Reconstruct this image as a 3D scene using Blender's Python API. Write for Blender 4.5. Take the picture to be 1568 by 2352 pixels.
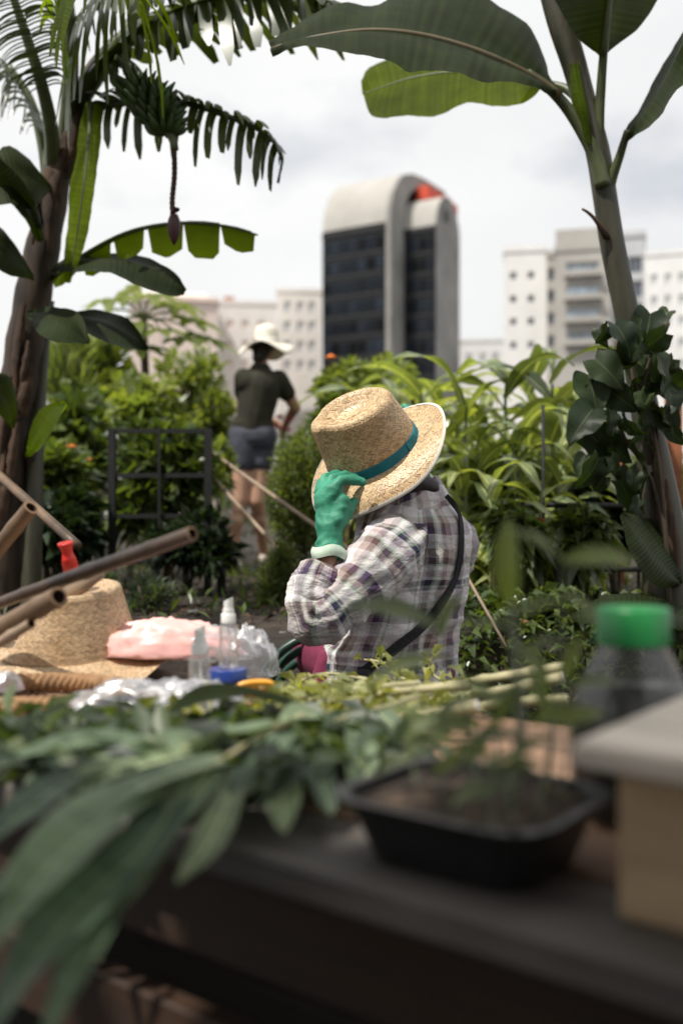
import bpy, math, random
import numpy as np
from mathutils import Vector, Matrix, Quaternion, noise as mnoise
from mathutils.bvhtree import BVHTree

for o in list(bpy.data.objects):
    bpy.data.objects.remove(o)
SC = bpy.context.scene
COL = SC.collection
R = math.radians

# ------------------------------------------------------------------ camera
CAMZ, F, CX, CY = 0.83, 2286.7, 784.0, 1176.0
cd = bpy.data.cameras.new("camera")
cam = bpy.data.objects.new("camera", cd)
COL.objects.link(cam)
cam.location = (0, 0, CAMZ)
cam.rotation_euler = (R(90), 0, 0)
cd.lens = 35.0
cd.sensor_width = 36.0
cd.clip_start = 0.02
cd.clip_end = 6000
cd.dof.use_dof = True
cd.dof.focus_distance = 2.58
cd.dof.aperture_fstop = 1.7
SC.camera = cam

# ------------------------------------------------------------------ sky, sun, exposure
SUNV = Vector((-0.42, -0.30, 0.87)).normalized()
EL = math.asin(SUNV.z)
world = bpy.data.worlds.new("World")
SC.world = world
world.use_nodes = True
nt = world.node_tree
nt.nodes.clear()
def wn(t): return nt.nodes.new(t)
sky = wn("ShaderNodeTexSky"); sky.sky_type = 'NISHITA'; sky.sun_disc = False
sky.sun_elevation = EL; sky.sun_rotation = math.atan2(SUNV.x, SUNV.y); sky.dust_density = 1.5
tc = wn("ShaderNodeTexCoord")
mp = wn("ShaderNodeMapping"); mp.inputs["Scale"].default_value = (1.0, 1.0, 1.9); mp.inputs["Location"].default_value = (0.35, 0.1, 0.2)
n1 = wn("ShaderNodeTexNoise"); n1.inputs["Scale"].default_value = 3.2; n1.inputs["Detail"].default_value = 7; n1.inputs["Roughness"].default_value = 0.52
n2 = wn("ShaderNodeTexNoise"); n2.inputs["Scale"].default_value = 2.1; n2.inputs["Detail"].default_value = 5
r1 = wn("ShaderNodeValToRGB"); r1.color_ramp.elements[0].position = 0.24; r1.color_ramp.elements[1].position = 0.42; r1.color_ramp.elements[0].color = (.55, .55, .55, 1)
r2 = wn("ShaderNodeValToRGB"); r2.color_ramp.elements[0].position = 0.30; r2.color_ramp.elements[1].position = 0.62
r2.color_ramp.elements[0].color = (8.5, 8.55, 8.7, 1); r2.color_ramp.elements[1].color = (9.9, 9.95, 9.9, 1)
mx = wn("ShaderNodeMix"); mx.data_type = 'RGBA'
bg = wn("ShaderNodeBackground"); bg.inputs["Strength"].default_value = 0.1
wo = wn("ShaderNodeOutputWorld")
L = nt.links.new
L(tc.outputs["Generated"], mp.inputs["Vector"]); L(mp.outputs[0], n1.inputs["Vector"]); L(mp.outputs[0], n2.inputs["Vector"])
L(n1.outputs["Fac"], r1.inputs[0]); L(n2.outputs["Fac"], r2.inputs[0])
L(r1.outputs[0], mx.inputs[0]); L(sky.outputs[0], mx.inputs[6]); L(r2.outputs[0], mx.inputs[7])
L(mx.outputs[2], bg.inputs[0]); L(bg.outputs[0], wo.inputs[0])

sl = bpy.data.lights.new("sun", 'SUN'); sl.energy = 5.0; sl.angle = R(0.6); sl.color = (1.0, 0.95, 0.87)
sun = bpy.data.objects.new("sun", sl); COL.objects.link(sun)
sun.rotation_euler = SUNV.to_track_quat('Z', 'Y').to_euler()
SC.view_settings.view_transform = 'Standard'
SC.view_settings.look = 'None'
SC.view_settings.exposure = 0.0
SC.view_settings.gamma = 1.0
SC.view_settings.use_curve_mapping = False
SC.render.engine = 'CYCLES'
SC.cycles.max_bounces = 8
SC.cycles.transparent_max_bounces = 24
SC.cycles.sample_clamp_indirect = 6.0

# ------------------------------------------------------------------ helpers
def P(u, v, Y):
    return Vector(((u - CX) / F * Y, Y, CAMZ - (v - CY) / F * Y))
def px(n, Y): return n / F * Y

class MB:
    def __init__(s):
        s.v, s.f, s.uv, s.mi = [], [], [], []
    def vert(s, p):
        s.v.append(tuple(p)); return len(s.v) - 1
    def face(s, idx, uv=None, mi=0):
        s.f.append(tuple(idx)); s.uv.append(uv); s.mi.append(mi)
    def grid(s, rows, uvs=None, wrap=False, mi=0):
        """rows: list of lists of points, quads between neighbours"""
        b = len(s.v); n = len(rows[0])
        for r in rows:
            for p in r: s.v.append(tuple(p))
        m = n if wrap else n - 1
        for i in range(len(rows) - 1):
            for j in range(m):
                j2 = (j + 1) % n
                q = (b + i*n + j, b + i*n + j2, b + (i+1)*n + j2, b + (i+1)*n + j)
                if uvs is None: u = None
                elif callable(uvs): u = (uvs(i, j), uvs(i, j+1), uvs(i+1, j+1), uvs(i+1, j))
                s.face(q, u, mi)
        return b
    def box(s, lo, hi, M=None, mi=0, bev=0.0):
        lo, hi = Vector(lo), Vector(hi)
        if bev > 0:
            b = bev
            pts = []
            for k, z in enumerate((lo.z, lo.z + b, hi.z - b, hi.z)):
                i = b if k in (0, 3) else 0
                x0, x1, y0, y1 = lo.x + i, hi.x - i, lo.y + i, hi.y - i
                c = b * 0.7
                pts.append([(x0+c, y0, z), (x1-c, y0, z), (x1, y0+c, z), (x1, y1-c, z), (x1-c, y1, z), (x0+c, y1, z), (x0, y1-c, z), (x0, y0+c, z)])
            if M: pts = [[M @ Vector(p) for p in r] for r in pts]
            bb = s.grid(pts, None, True, mi)
            s.face(tuple(bb + 7 - k for k in range(8)), None, mi)
            s.face(tuple(bb + 24 + k for k in range(8)), None, mi)
            return
        c = [Vector((x, y, z)) for z in (lo.z, hi.z) for (x, y) in ((lo.x, lo.y), (hi.x, lo.y), (hi.x, hi.y), (lo.x, hi.y))]
        if M: c = [M @ p for p in c]
        b = len(s.v)
        s.v += [tuple(p) for p in c]
        for q in ((3,2,1,0), (4,5,6,7), (0,1,5,4), (1,2,6,5), (2,3,7,6), (3,0,4,7)):
            s.face(tuple(b + k for k in q), None, mi)
    def tube(s, pts, rad, seg=10, cap=True, mi=0, flat=1.0, up=None, uvm=False):
        pts = [Vector(p) for p in pts]
        if not hasattr(rad, '__len__'): rad = [rad] * len(pts)
        fr = frames(pts, up)
        rows = []
        for p, r, (t, a, b) in zip(pts, rad, fr):
            rows.append([p + a * (r * math.cos(k*2*math.pi/seg)) + b * (r * flat * math.sin(k*2*math.pi/seg)) for k in range(seg)])
        uvs = None
        if uvm:
            ln = [0]
            for i in range(1, len(pts)): ln.append(ln[-1] + (pts[i]-pts[i-1]).length)
            rr = sum(rad) / len(rad)
            uvs = lambda i, j: (j / seg * 2 * math.pi * rr, ln[i])
        bb = s.grid(rows, uvs, True, mi)
        if cap:
            s.face(tuple(bb + seg - 1 - k for k in range(seg)), None, mi)
            e = bb + (len(pts) - 1) * seg
            s.face(tuple(e + k for k in range(seg)), None, mi)
    def capsule(s, p0, r0, p1, r1, seg=14):
        p0, p1 = Vector(p0), Vector(p1)
        d = (p1 - p0)
        if d.length < 1e-6: d = Vector((0, 0, 1e-4))
        d.normalize()
        pts, rad = [], []
        for k in range(1, 6):
            a = math.pi/2 * k / 6
            pts.append(p0 - d * (r0 * math.cos(a))); rad.append(r0 * math.sin(a))
        pts.append(p0); rad.append(r0); pts.append(p1); rad.append(r1)
        for k in range(5, 0, -1):
            a = math.pi/2 * k / 6
            pts.append(p1 + d * (r1 * math.cos(a))); rad.append(r1 * math.sin(a))
        s.tube(pts, rad, seg)
    def lathe(s, prof, c=(0, 0, 0), seg=24, M=None, mi=0, cap=True):
        c = Vector(c)
        rows = []
        for (r, z) in prof:
            row = [Vector((r*math.cos(k*2*math.pi/seg), r*math.sin(k*2*math.pi/seg), z)) for k in range(seg)]
            rows.append([c + ((M @ p) if M else p) for p in row])
        bb = s.grid(rows, None, True, mi)
        if cap:
            s.face(tuple(bb + seg - 1 - k for k in range(seg)), None, mi)
            e = bb + (len(prof) - 1) * seg
            s.face(tuple(e + k for k in range(seg)), None, mi)
    def mesh(s, name, off=(0, 0, 0), smooth=True):
        me = bpy.data.meshes.new(name)
        o = Vector(off)
        me.from_pydata([(a - o.x, b - o.y, c - o.z) for a, b, c in s.v], [], s.f)
        if any(u is not None for u in s.uv):
            l = me.uv_layers.new(name="UVMap")
            flat = []
            for f, u in zip(s.f, s.uv):
                if u is None: flat += [0.0, 0.0] * len(f)
                else:
                    for a in u: flat += [a[0], a[1]]
            l.data.foreach_set("uv", flat)
        if any(s.mi): me.polygons.foreach_set("material_index", s.mi)
        if smooth: me.polygons.foreach_set("use_smooth", [True] * len(s.f))
        me.update()
        return me

def frames(pts, up=None):
    n = len(pts); out = []
    t0 = (pts[1] - pts[0]).normalized()
    ref = Vector(up) if up is not None else (Vector((0, 0, 1)) if abs(t0.z) < 0.9 else Vector((1, 0, 0)))
    a = (ref - t0 * ref.dot(t0)).normalized()
    for i in range(n):
        t = (pts[min(i+1, n-1)] - pts[max(i-1, 0)]).normalized()
        a = a - t * a.dot(t)
        a.normalize()
        out.append((t, a.copy(), t.cross(a)))
    return out

def spline(pts, n):
    """Catmull-Rom through points (tuples of any length) sampled at n places"""
    A = np.array([tuple(p) for p in pts], float)
    A = np.vstack([2*A[0]-A[1], A, 2*A[-1]-A[-2]])
    m = len(A) - 3
    d = np.r_[0, np.cumsum(np.maximum(1e-6, np.linalg.norm(np.diff(A[1:-1], axis=0), axis=1)))]
    out = []
    for k in range(n):
        x = d[-1] * k / (n - 1)
        i = min(m - 1, max(0, int(np.searchsorted(d, x, 'right') - 1)))
        t = (x - d[i]) / (d[i+1] - d[i])
        p0, p1, p2, p3 = A[i:i+4]
        out.append(0.5*((2*p1) + (-p0+p2)*t + (2*p0-5*p1+4*p2-p3)*t*t + (-p0+3*p1-3*p2+p3)*t**3))
    return out
def pline(pts, n):
    return [P(*q) for q in spline(pts, n)]

def sharp(o, ang=40):
    me = o.data
    try: me.set_sharp_from_angle(angle=R(ang))
    except Exception: pass

def top_root(o):
    while o.parent: o = o.parent
    return o
def obj(name, m, mat, parent=None, smooth=True, label=None, kind=None, loc=None, sh=None):
    """m is an MB in WORLD coordinates, or a mesh in local coordinates"""
    if isinstance(m, MB):
        off = (0, 0, 0)
        if parent: off = top_root(parent).location
        elif loc is not None: off = loc
        me = m.mesh(name, off, smooth)
    else: me = m
    if mat is not None:
        for q in (mat if isinstance(mat, (list, tuple)) else [mat]): me.materials.append(q)
    o = bpy.data.objects.new(name, me)
    COL.objects.link(o)
    if parent: o.parent = parent
    elif loc is not None: o.location = loc
    if label: o['label'] = label
    if kind: o['kind'] = kind
    if sh: sharp(o, sh)
    return o
def thing(name, label, cat, loc=(0, 0, 0), rz=0, group=None):
    o = bpy.data.objects.new(name, None)
    o.empty_display_size = 0.1
    COL.objects.link(o)
    o.location = loc; o.rotation_euler = (0, 0, rz)
    o['label'] = label; o['category'] = cat
    if group: o['group'] = group
    return o
def tag(o, label, cat, group=None):
    o['label'] = label; o['category'] = cat
    if group: o['group'] = group
    return o
def inst(name, src, parent, M):
    """a part that shares its mesh with src; M is its local matrix"""
    o = src.copy(); o.name = name
    COL.objects.link(o)
    o.parent = parent
    o.matrix_local = M
    return o
def bake(mb, voxel, smooth=4):
    me = mb.mesh("tmp")
    o = bpy.data.objects.new("tmp", me); COL.objects.link(o)
    md = o.modifiers.new("r", 'REMESH'); md.mode = 'VOXEL'; md.voxel_size = voxel
    if smooth:
        ms = o.modifiers.new("s", 'SMOOTH'); ms.factor = 0.5; ms.iterations = smooth
    dg = bpy.context.evaluated_depsgraph_get()
    dg.update()
    out = bpy.data.meshes.new_from_object(o.evaluated_get(dg))
    bpy.data.objects.remove(o); bpy.data.meshes.remove(me)
    out.polygons.foreach_set("use_smooth", [True] * len(out.polygons))
    return out
def shift(me, off):
    me.transform(Matrix.Translation(-Vector(off))); return me

# ------------------------------------------------------------------ materials
def nodes(name):
    m = bpy.data.materials.new(name); m.use_nodes = True
    t = m.node_tree
    b = t.nodes["Principled BSDF"]
    return m, t, b
def setc(b, name, c):
    b.inputs[name].default_value = (c[0], c[1], c[2], 1) if hasattr(c, '__len__') else c
def mixrgb(t, a, b, fac, mode='MIX'):
    n = t.nodes.new("ShaderNodeMix"); n.data_type = 'RGBA'; n.blend_type = mode
    for s, v in ((6, a), (7, b), (0, fac)):
        if hasattr(v, 'is_linked') or isinstance(v, bpy.types.NodeSocket): t.links.new(v, n.inputs[s])
        elif s == 0: n.inputs[0].default_value = v
        else: n.inputs[s].default_value = (v[0], v[1], v[2], 1)
    return n.outputs[2]
def ramp(t, sock, stops, interp='LINEAR'):
    r = t.nodes.new("ShaderNodeValToRGB"); cr = r.color_ramp; cr.interpolation = interp
    while len(cr.elements) < len(stops): cr.elements.new(0.5)
    for e, (p, c) in zip(cr.elements, stops):
        e.position = p; e.color = (c[0], c[1], c[2], 1) if hasattr(c, '__len__') else (c, c, c, 1)
    t.links.new(sock, r.inputs[0])
    return r.outputs[0]
def noi(t, scale, detail=4, vec=None, rough=0.55, stretch=None, coord="Object"):
    n = t.nodes.new("ShaderNodeTexNoise")
    n.inputs["Scale"].default_value = scale; n.inputs["Detail"].default_value = detail; n.inputs["Roughness"].default_value = rough
    if vec is None:
        c = t.nodes.new("ShaderNodeTexCoord"); vec = c.outputs[coord]
    if stretch:
        mpn = t.nodes.new("ShaderNodeMapping"); mpn.inputs["Scale"].default_value = stretch
        t.links.new(vec, mpn.inputs["Vector"]); vec = mpn.outputs[0]
    t.links.new(vec, n.inputs["Vector"])
    return n.outputs["Fac"]
def bump(t, b, h, strength=0.3, dist=0.01):
    n = t.nodes.new("ShaderNodeBump"); n.inputs["Strength"].default_value = strength; n.inputs["Distance"].default_value = dist
    t.links.new(h, n.inputs["Height"]); t.links.new(n.outputs[0], b.inputs["Normal"])
def mat(name, c, rough=0.6, var=0.25, scale=8, bmp=0.0, bscale=40, metal=0.0, spec=0.5, c2=None, stretch=None, bdist=0.004, rnd=0.0):
    m, t, b = nodes(name)
    f = noi(t, scale, 5, stretch=stretch)
    lo = [x * (1 - var) for x in c]; hi = list(c2) if c2 else [min(1, x * (1 + var)) for x in c]
    col = ramp(t, f, [(0.32, lo), (0.68, hi)])
    if rnd:
        oi = t.nodes.new("ShaderNodeObjectInfo")
        k = ramp(t, oi.outputs["Random"], [(0, 1 - rnd), (1, 1 + rnd)])
        col = mixrgb(t, col, k, 1.0, 'MULTIPLY')
    t.links.new(col, b.inputs["Base Color"])
    b.inputs["Roughness"].default_value = rough; b.inputs["Metallic"].default_value = metal
    b.inputs["Specular IOR Level"].default_value = spec
    if bmp:
        bump(t, b, noi(t, bscale, 5, stretch=stretch), bmp, bdist)
    return m
def leafmat(name, c, back=None, trans=0.35, rough=0.42, var=0.4, rib=0.0, island=False, spec=0.5, veins=0.0, tcol=None, scale=6):
    """leaf: green with per-leaf variation, thin-sheet translucency, optional pale midrib and veins along UV"""
    m, t, b = nodes(name)
    if island:
        g = t.nodes.new("ShaderNodeNewGeometry"); rnd = g.outputs["Random Per Island"]
    else:
        g = t.nodes.new("ShaderNodeObjectInfo"); rnd = g.outputs["Random"]
    lo = (c[0]*(1-var), c[1]*(1-var*0.9), c[2]*(1-var*0.6)); hi = (c[0]*(1+var), c[1]*(1+var*0.7), c[2]*(1+var*0.2))
    col = ramp(t, rnd, [(0.0, lo), (0.55, c), (1.0, hi)])
    f = noi(t, scale, 3)
    col = mixrgb(t, col, ramp(t, f, [(0.3, 0.7), (0.7, 1.25)]), 1.0, 'MULTIPLY')
    if rib or veins:
        uvn = t.nodes.new("ShaderNodeUVMap"); sp = t.nodes.new("ShaderNodeSeparateXYZ"); t.links.new(uvn.outputs[0], sp.inputs[0])
        if rib:
            ab = t.nodes.new("ShaderNodeMath"); ab.operation = 'SUBTRACT'; ab.inputs[1].default_value = 0.5; t.links.new(sp.outputs[0], ab.inputs[0])
            a2 = t.nodes.new("ShaderNodeMath"); a2.operation = 'ABSOLUTE'; t.links.new(ab.outputs[0], a2.inputs[0])
            k = ramp(t, a2.outputs[0], [(rib*0.5, 1), (rib, 0)])
            col = mixrgb(t, col, (min(1, c[0]*2.6+.04), min(1, c[1]*2.2+.04), c[2]*2.2+.02), k)
        if veins:
            w = t.nodes.new("ShaderNodeMath"); w.operation = 'MULTIPLY'; w.inputs[1].default_value = veins; t.links.new(sp.outputs[1], w.inputs[0])
            s_ = t.nodes.new("ShaderNodeMath"); s_.operation = 'SINE'; t.links.new(w.outputs[0], s_.inputs[0])
            bump(t, b, s_.outputs[0], 0.16, 0.004)
            nn = noi(t, 1.0, 2, vec=uvn.outputs[0], stretch=(0.3, veins*0.35, 1))
            col = mixrgb(t, col, ramp(t, nn, [(0.3, 0.78), (0.7, 1.2)]), 1.0, 'MULTIPLY')
    t.links.new(col, b.inputs["Base Color"])
    b.inputs["Roughness"].default_value = rough; b.inputs["Specular IOR Level"].default_value = spec
    tr = t.nodes.new("ShaderNodeBsdfTranslucent")
    tc_ = mixrgb(t, col, tcol or (2.2, 2.3, 0.5), 1.0, 'MULTIPLY')
    t.links.new(tc_, tr.inputs["Color"])
    ms = t.nodes.new("ShaderNodeMixShader"); ms.inputs[0].default_value = trans
    t.links.new(b.outputs[0], ms.inputs[1]); t.links.new(tr.outputs[0], ms.inputs[2])
    t.links.new(ms.outputs[0], t.nodes["Material Output"].inputs["Surface"])
    return m
def film(name, tint=(1, 1, 1), body=0.25, rough=0.12, dif=(0.8, 0.8, 0.8)):
    """thin clear plastic: see-through sheet with a milky share and sharp reflections"""
    m, t, b = nodes(name)
    t.nodes.remove(b)
    tr = t.nodes.new("ShaderNodeBsdfTransparent"); setc(tr, "Color", tint)
    df = t.nodes.new("ShaderNodeBsdfDiffuse"); setc(df, "Color", dif)
    tl = t.nodes.new("ShaderNodeBsdfTranslucent"); setc(tl, "Color", dif)
    gl = t.nodes.new("ShaderNodeBsdfGlossy"); gl.inputs["Roughness"].default_value = rough
    fr = t.nodes.new("ShaderNodeFresnel"); fr.inputs["IOR"].default_value = 1.55
    mul = t.nodes.new("ShaderNodeMath"); mul.operation = 'MULTIPLY_ADD'; mul.inputs[1].default_value = 0.55; mul.inputs[2].default_value = 0.03; mul.use_clamp = True
    t.links.new(fr.outputs[0], mul.inputs[0])
    d2 = t.nodes.new("ShaderNodeMixShader"); d2.inputs[0].default_value = 0.5
    t.links.new(df.outputs[0], d2.inputs[1]); t.links.new(tl.outputs[0], d2.inputs[2])
    a = t.nodes.new("ShaderNodeMixShader"); a.inputs[0].default_value = body
    t.links.new(tr.outputs[0], a.inputs[1]); t.links.new(d2.outputs[0], a.inputs[2])
    c = t.nodes.new("ShaderNodeMixShader"); t.links.new(mul.outputs[0], c.inputs[0])
    t.links.new(a.outputs[0], c.inputs[1]); t.links.new(gl.outputs[0], c.inputs[2])
    t.links.new(c.outputs[0], t.nodes["Material Output"].inputs["Surface"])
    return m

M = {}
M['banana'] = leafmat("banana_leaf", (0.019, 0.028, 0.009), trans=0.14, rough=0.6, var=0.2, veins=150, tcol=(3.0, 3.2, 0.5), spec=0.08)
M['banana_bright'] = leafmat("banana_leaf_thin", (0.06, 0.088, 0.010), trans=0.6, rough=0.6, var=0.2, veins=150, tcol=(3.6, 3.7, 0.3), spec=0.12)
M['banana_old'] = leafmat("banana_leaf_torn", (0.035, 0.05, 0.018), trans=0.25, rough=0.33, var=0.35, tcol=(2.4, 2.4, 0.6), island=True)
M['rib'] = mat("midrib", (0.13, 0.10, 0.05), 0.5, 0.25, 14)
M['rib_green'] = mat("petiole", (0.07, 0.085, 0.03), 0.45, 0.3, 12)
M['stemR'] = mat("pseudostem_green", (0.036, 0.042, 0.02), 0.5, 0.45, 7, 0.4, 30, c2=(0.065, 0.055, 0.032), stretch=(3, 3, 0.5))
M['stemL'] = mat("pseudostem_brown", (0.018, 0.013, 0.009), 0.8, 0.5, 7, 0.7, 26, c2=(0.065, 0.042, 0.025), stretch=(3, 3, 0.4))
M['sheath'] = mat("dry_sheath", (0.055, 0.03, 0.017), 0.9, 0.6, 12, 0.5, 40)
M['fruit'] = mat("green_banana", (0.035, 0.065, 0.018), 0.45, 0.3, 20, rnd=0.35)
M['bud'] = mat("banana_flower", (0.055, 0.018, 0.022), 0.5, 0.3, 20)
M['corn'] = leafmat("strap_leaf", (0.235, 0.285, 0.125), trans=0.34, rough=0.27, var=0.4, rib=0.05, tcol=(1.8, 1.8, 0.5))
M['stalk'] = mat("plant_stalk", (0.09, 0.12, 0.04), 0.6, 0.3, 10)
M['palestem'] = mat("pale_stem", (0.22, 0.25, 0.17), 0.6, 0.25, 30)
M['twig'] = mat("twig", (0.07, 0.05, 0.03), 0.8, 0.35, 14)
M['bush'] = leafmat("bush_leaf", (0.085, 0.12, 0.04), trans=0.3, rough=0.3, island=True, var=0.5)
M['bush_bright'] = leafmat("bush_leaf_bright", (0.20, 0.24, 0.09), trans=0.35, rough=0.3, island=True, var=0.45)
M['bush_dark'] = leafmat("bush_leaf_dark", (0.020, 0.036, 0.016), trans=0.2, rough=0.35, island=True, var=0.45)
M['feather'] = leafmat("feathery_leaf", (0.125, 0.155, 0.06), trans=0.4, island=True, var=0.4, rough=0.6)
M['greygreen'] = leafmat("grey_herb", (0.09, 0.12, 0.085), trans=0.25, island=True, var=0.3, rough=0.7)
M['papaya'] = leafmat("papaya_leaf", (0.17, 0.21, 0.05), trans=0.45, var=0.35, rough=0.45)
M['vine'] = leafmat("vine_leaf", (0.022, 0.038, 0.015), trans=0.2, var=0.4, rough=0.5, rib=0.014, spec=0.3)
M['cut'] = leafmat("cut_leaf", (0.205, 0.27, 0.155), trans=0.2, var=0.2, rough=0.6, rib=0.04, veins=45, tcol=(1.5, 1.6, .7))
M['cut_dark'] = leafmat("cut_leaf_dark", (0.095, 0.145, 0.08), trans=0.2, var=0.3, rough=0.55, rib=0.04, veins=45, tcol=(1.5, 1.6, .7))
M['herb'] = leafmat("herb_leaf", (0.25, 0.26, 0.11), trans=0.3, island=True, var=0.35, rough=0.5)
M['herb_dark'] = leafmat("herb_leaf_dark", (0.055, 0.082, 0.038), trans=0.25, island=True, var=0.6, rough=0.45)
M['herbstem'] = mat("herb_stem", (0.34, 0.32, 0.16), 0.6, 0.25, 25, c2=(0.46, 0.41, 0.24))
M['seed'] = leafmat("seedling_leaf", (0.11, 0.145, 0.06), trans=0.35, var=0.3, rough=0.5, rib=0.03)
M['orange'] = mat("marigold", (0.80, 0.20, 0.02), 0.6, 0.2, 30)
M['pinkflower'] = mat("pink_petal", (0.6, 0.14, 0.16), 0.6, 0.2, 30)
M['black'] = mat("black_paint", (0.008, 0.008, 0.009), 0.7, 0.3, 20)
M['blackp'] = mat("black_plastic", (0.014, 0.014, 0.015), 0.38, 0.3, 20)
M['strap'] = mat("black_webbing", (0.012, 0.012, 0.015), 0.8, 0.3, 200, 0.3, 600)
M['bamboo'] = mat("bamboo", (0.10, 0.062, 0.035), 0.5, 0.5, 6, 0.3, 60, c2=(0.22, 0.14, 0.08), stretch=(1, 1, 1))
M['bamboo_dark'] = mat("bamboo_dark", (0.03, 0.02, 0.015), 0.33, 0.5, 6, 0.3, 60, c2=(0.11, 0.07, 0.048))
M['bamboo_pale'] = mat("bamboo_pale", (0.27, 0.20, 0.14), 0.7, 0.3, 8, 0.2, 60)
M['hollow'] = mat("bamboo_hollow", (0.04, 0.025, 0.016), 0.9, 0.3, 30)
M['cut_end'] = mat("cut_bamboo", (0.22, 0.13, 0.07), 0.8, 0.3, 60)
M['red'] = mat("red_plastic", (0.62, 0.03, 0.02), 0.38, 0.15, 20)
M['white'] = mat("white_plastic", (0.78, 0.78, 0.77), 0.35, 0.06, 20)
M['blue'] = mat("blue_plastic", (0.012, 0.045, 0.24), 0.3, 0.15, 15)
M['clip'] = mat("orange_plastic", (0.85, 0.40, 0.05), 0.35, 0.12, 20)
M['greencap'] = mat("green_plastic", (0.012, 0.21, 0.05), 0.35, 0.12, 20)
M['hose'] = mat("green_hose", (0.012, 0.045, 0.030), 0.4, 0.25, 20)
M['clear'] = film("clear_plastic", body=0.16)
M['jarclear'] = film("jar_plastic", (0.92, 0.92, 0.9), 0.12, 0.15, (0.45, 0.45, 0.43))
M['bagclear'] = film("bag_film", body=0.24, rough=0.38, dif=(0.66, 0.66, 0.70))
M['liquid'] = mat("dark_syrup", (0.015, 0.011, 0.010), 0.25, 0.2, 10)
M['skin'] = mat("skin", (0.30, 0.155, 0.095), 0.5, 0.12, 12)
M['skin_pale'] = mat("pale_skin", (0.50, 0.29, 0.20), 0.5, 0.1, 12)  # lighter skin tone for the standing person
M['hair'] = mat("dark_hair", (0.02, 0.014, 0.012), 0.5, 0.3, 60)
M['teal'] = mat("teal_ribbon", (0.0, 0.145, 0.19), 0.65, 0.18, 40, 0.25, 700, bdist=0.001)
M['trim'] = mat("cotton_trim", (0.66, 0.62, 0.55), 0.8, 0.08, 60, 0.3, 400, bdist=0.001)
M['glove'] = mat("rubber_glove", (0.03, 0.235, 0.14), 0.58, 0.28, 18, 0.5, 60, bdist=0.004)
M['glove_in'] = mat("glove_lining", (0.42, 0.52, 0.42), 0.7, 0.15, 40)
M['magenta'] = mat("magenta_cloth", (0.17, 0.018, 0.055), 0.85, 0.2, 30)
M['olive'] = mat("olive_shirt", (0.022, 0.021, 0.011), 0.9, 0.3, 10, 0.3, 30)
M['denim'] = mat("grey_denim", (0.055, 0.058, 0.08), 0.85, 0.3, 14)
M['cream'] = mat("cream_cotton", (0.72, 0.68, 0.58), 0.8, 0.08, 20)
M['sole'] = mat("pale_shoe", (0.55, 0.48, 0.40), 0.7, 0.15, 20)
M['lid'] = mat("weathered_lid", (0.58, 0.51, 0.43), 0.75, 0.2, 5, 0.3, 40, stretch=(1, 6, 1))
M['hive'] = mat("bare_wood", (0.46, 0.32, 0.19), 0.7, 0.22, 5, 0.3, 40, stretch=(1, 1, 6))
M['soil'] = mat("potting_soil", (0.016, 0.011, 0.008), 0.95, 0.5, 60, 0.8, 120, c2=(0.09, 0.06, 0.04))
M['terracotta'] = mat("terracotta", (0.26, 0.075, 0.03), 0.85, 0.4, 14)
M['brick'] = mat("brick", (0.27, 0.12, 0.065), 0.95, 0.5, 22, 0.4, 60, rnd=0.35)
M['rust'] = mat("rusty_steel", (0.22, 0.075, 0.03), 0.85, 0.5, 12)
M['label'] = mat("plant_label", (0.62, 0.60, 0.58), 0.6, 0.1, 20)
M['concrete'] = mat("concrete", (0.27, 0.26, 0.245), 0.9, 0.25, 0.12)
M['concrete_pale'] = mat("vault_concrete", (0.38, 0.365, 0.335), 0.9, 0.08, 0.2)
M['glass'] = mat("dark_glass", (0.010, 0.014, 0.020), 0.3, 0.5, 0.6, rnd=0.9, spec=0.15)
M['mullion'] = mat("dark_mullion", (0.012, 0.013, 0.015), 0.6, 0.2, 1)
M['redsign'] = mat("red_panel", (0.60, 0.07, 0.03), 0.6, 0.1, 1)
M['wwall'] = mat("white_render", (0.76, 0.75, 0.73), 0.9, 0.06, 0.3)
M['bwall'] = mat("beige_render", (0.41, 0.39, 0.36), 0.9, 0.08, 0.3)
M['pwall'] = mat("pink_render", (0.72, 0.60, 0.53), 0.9, 0.06, 0.3)
M['cwall'] = mat("cream_render", (0.78, 0.73, 0.68), 0.9, 0.06, 0.3)
M['gwall'] = mat("grey_render", (0.52, 0.53, 0.54), 0.9, 0.06, 0.3)
M['pane'] = mat("window_pane", (0.07, 0.085, 0.11), 0.15, 0.4, 0.5, rnd=0.5)
M['pane_blue_sky'] = mat("window_pane_blue_sky", (0.34, 0.42, 0.50), 0.12, 0.4, 0.5, rnd=0.5)  # blue glass, reflected sky put into the lighter base colour
M['orangebox'] = mat("brick_chimney", (0.50, 0.20, 0.10), 0.9, 0.1, 0.5)
M['straw_mat'] = mat("braided_straw", (0.30, 0.17, 0.08), 0.8, 0.3, 30)
M['pink'] = mat("pink_bag", (0.88, 0.50, 0.46), 0.35, 0.1, 12, 0.3, 30)

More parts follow.
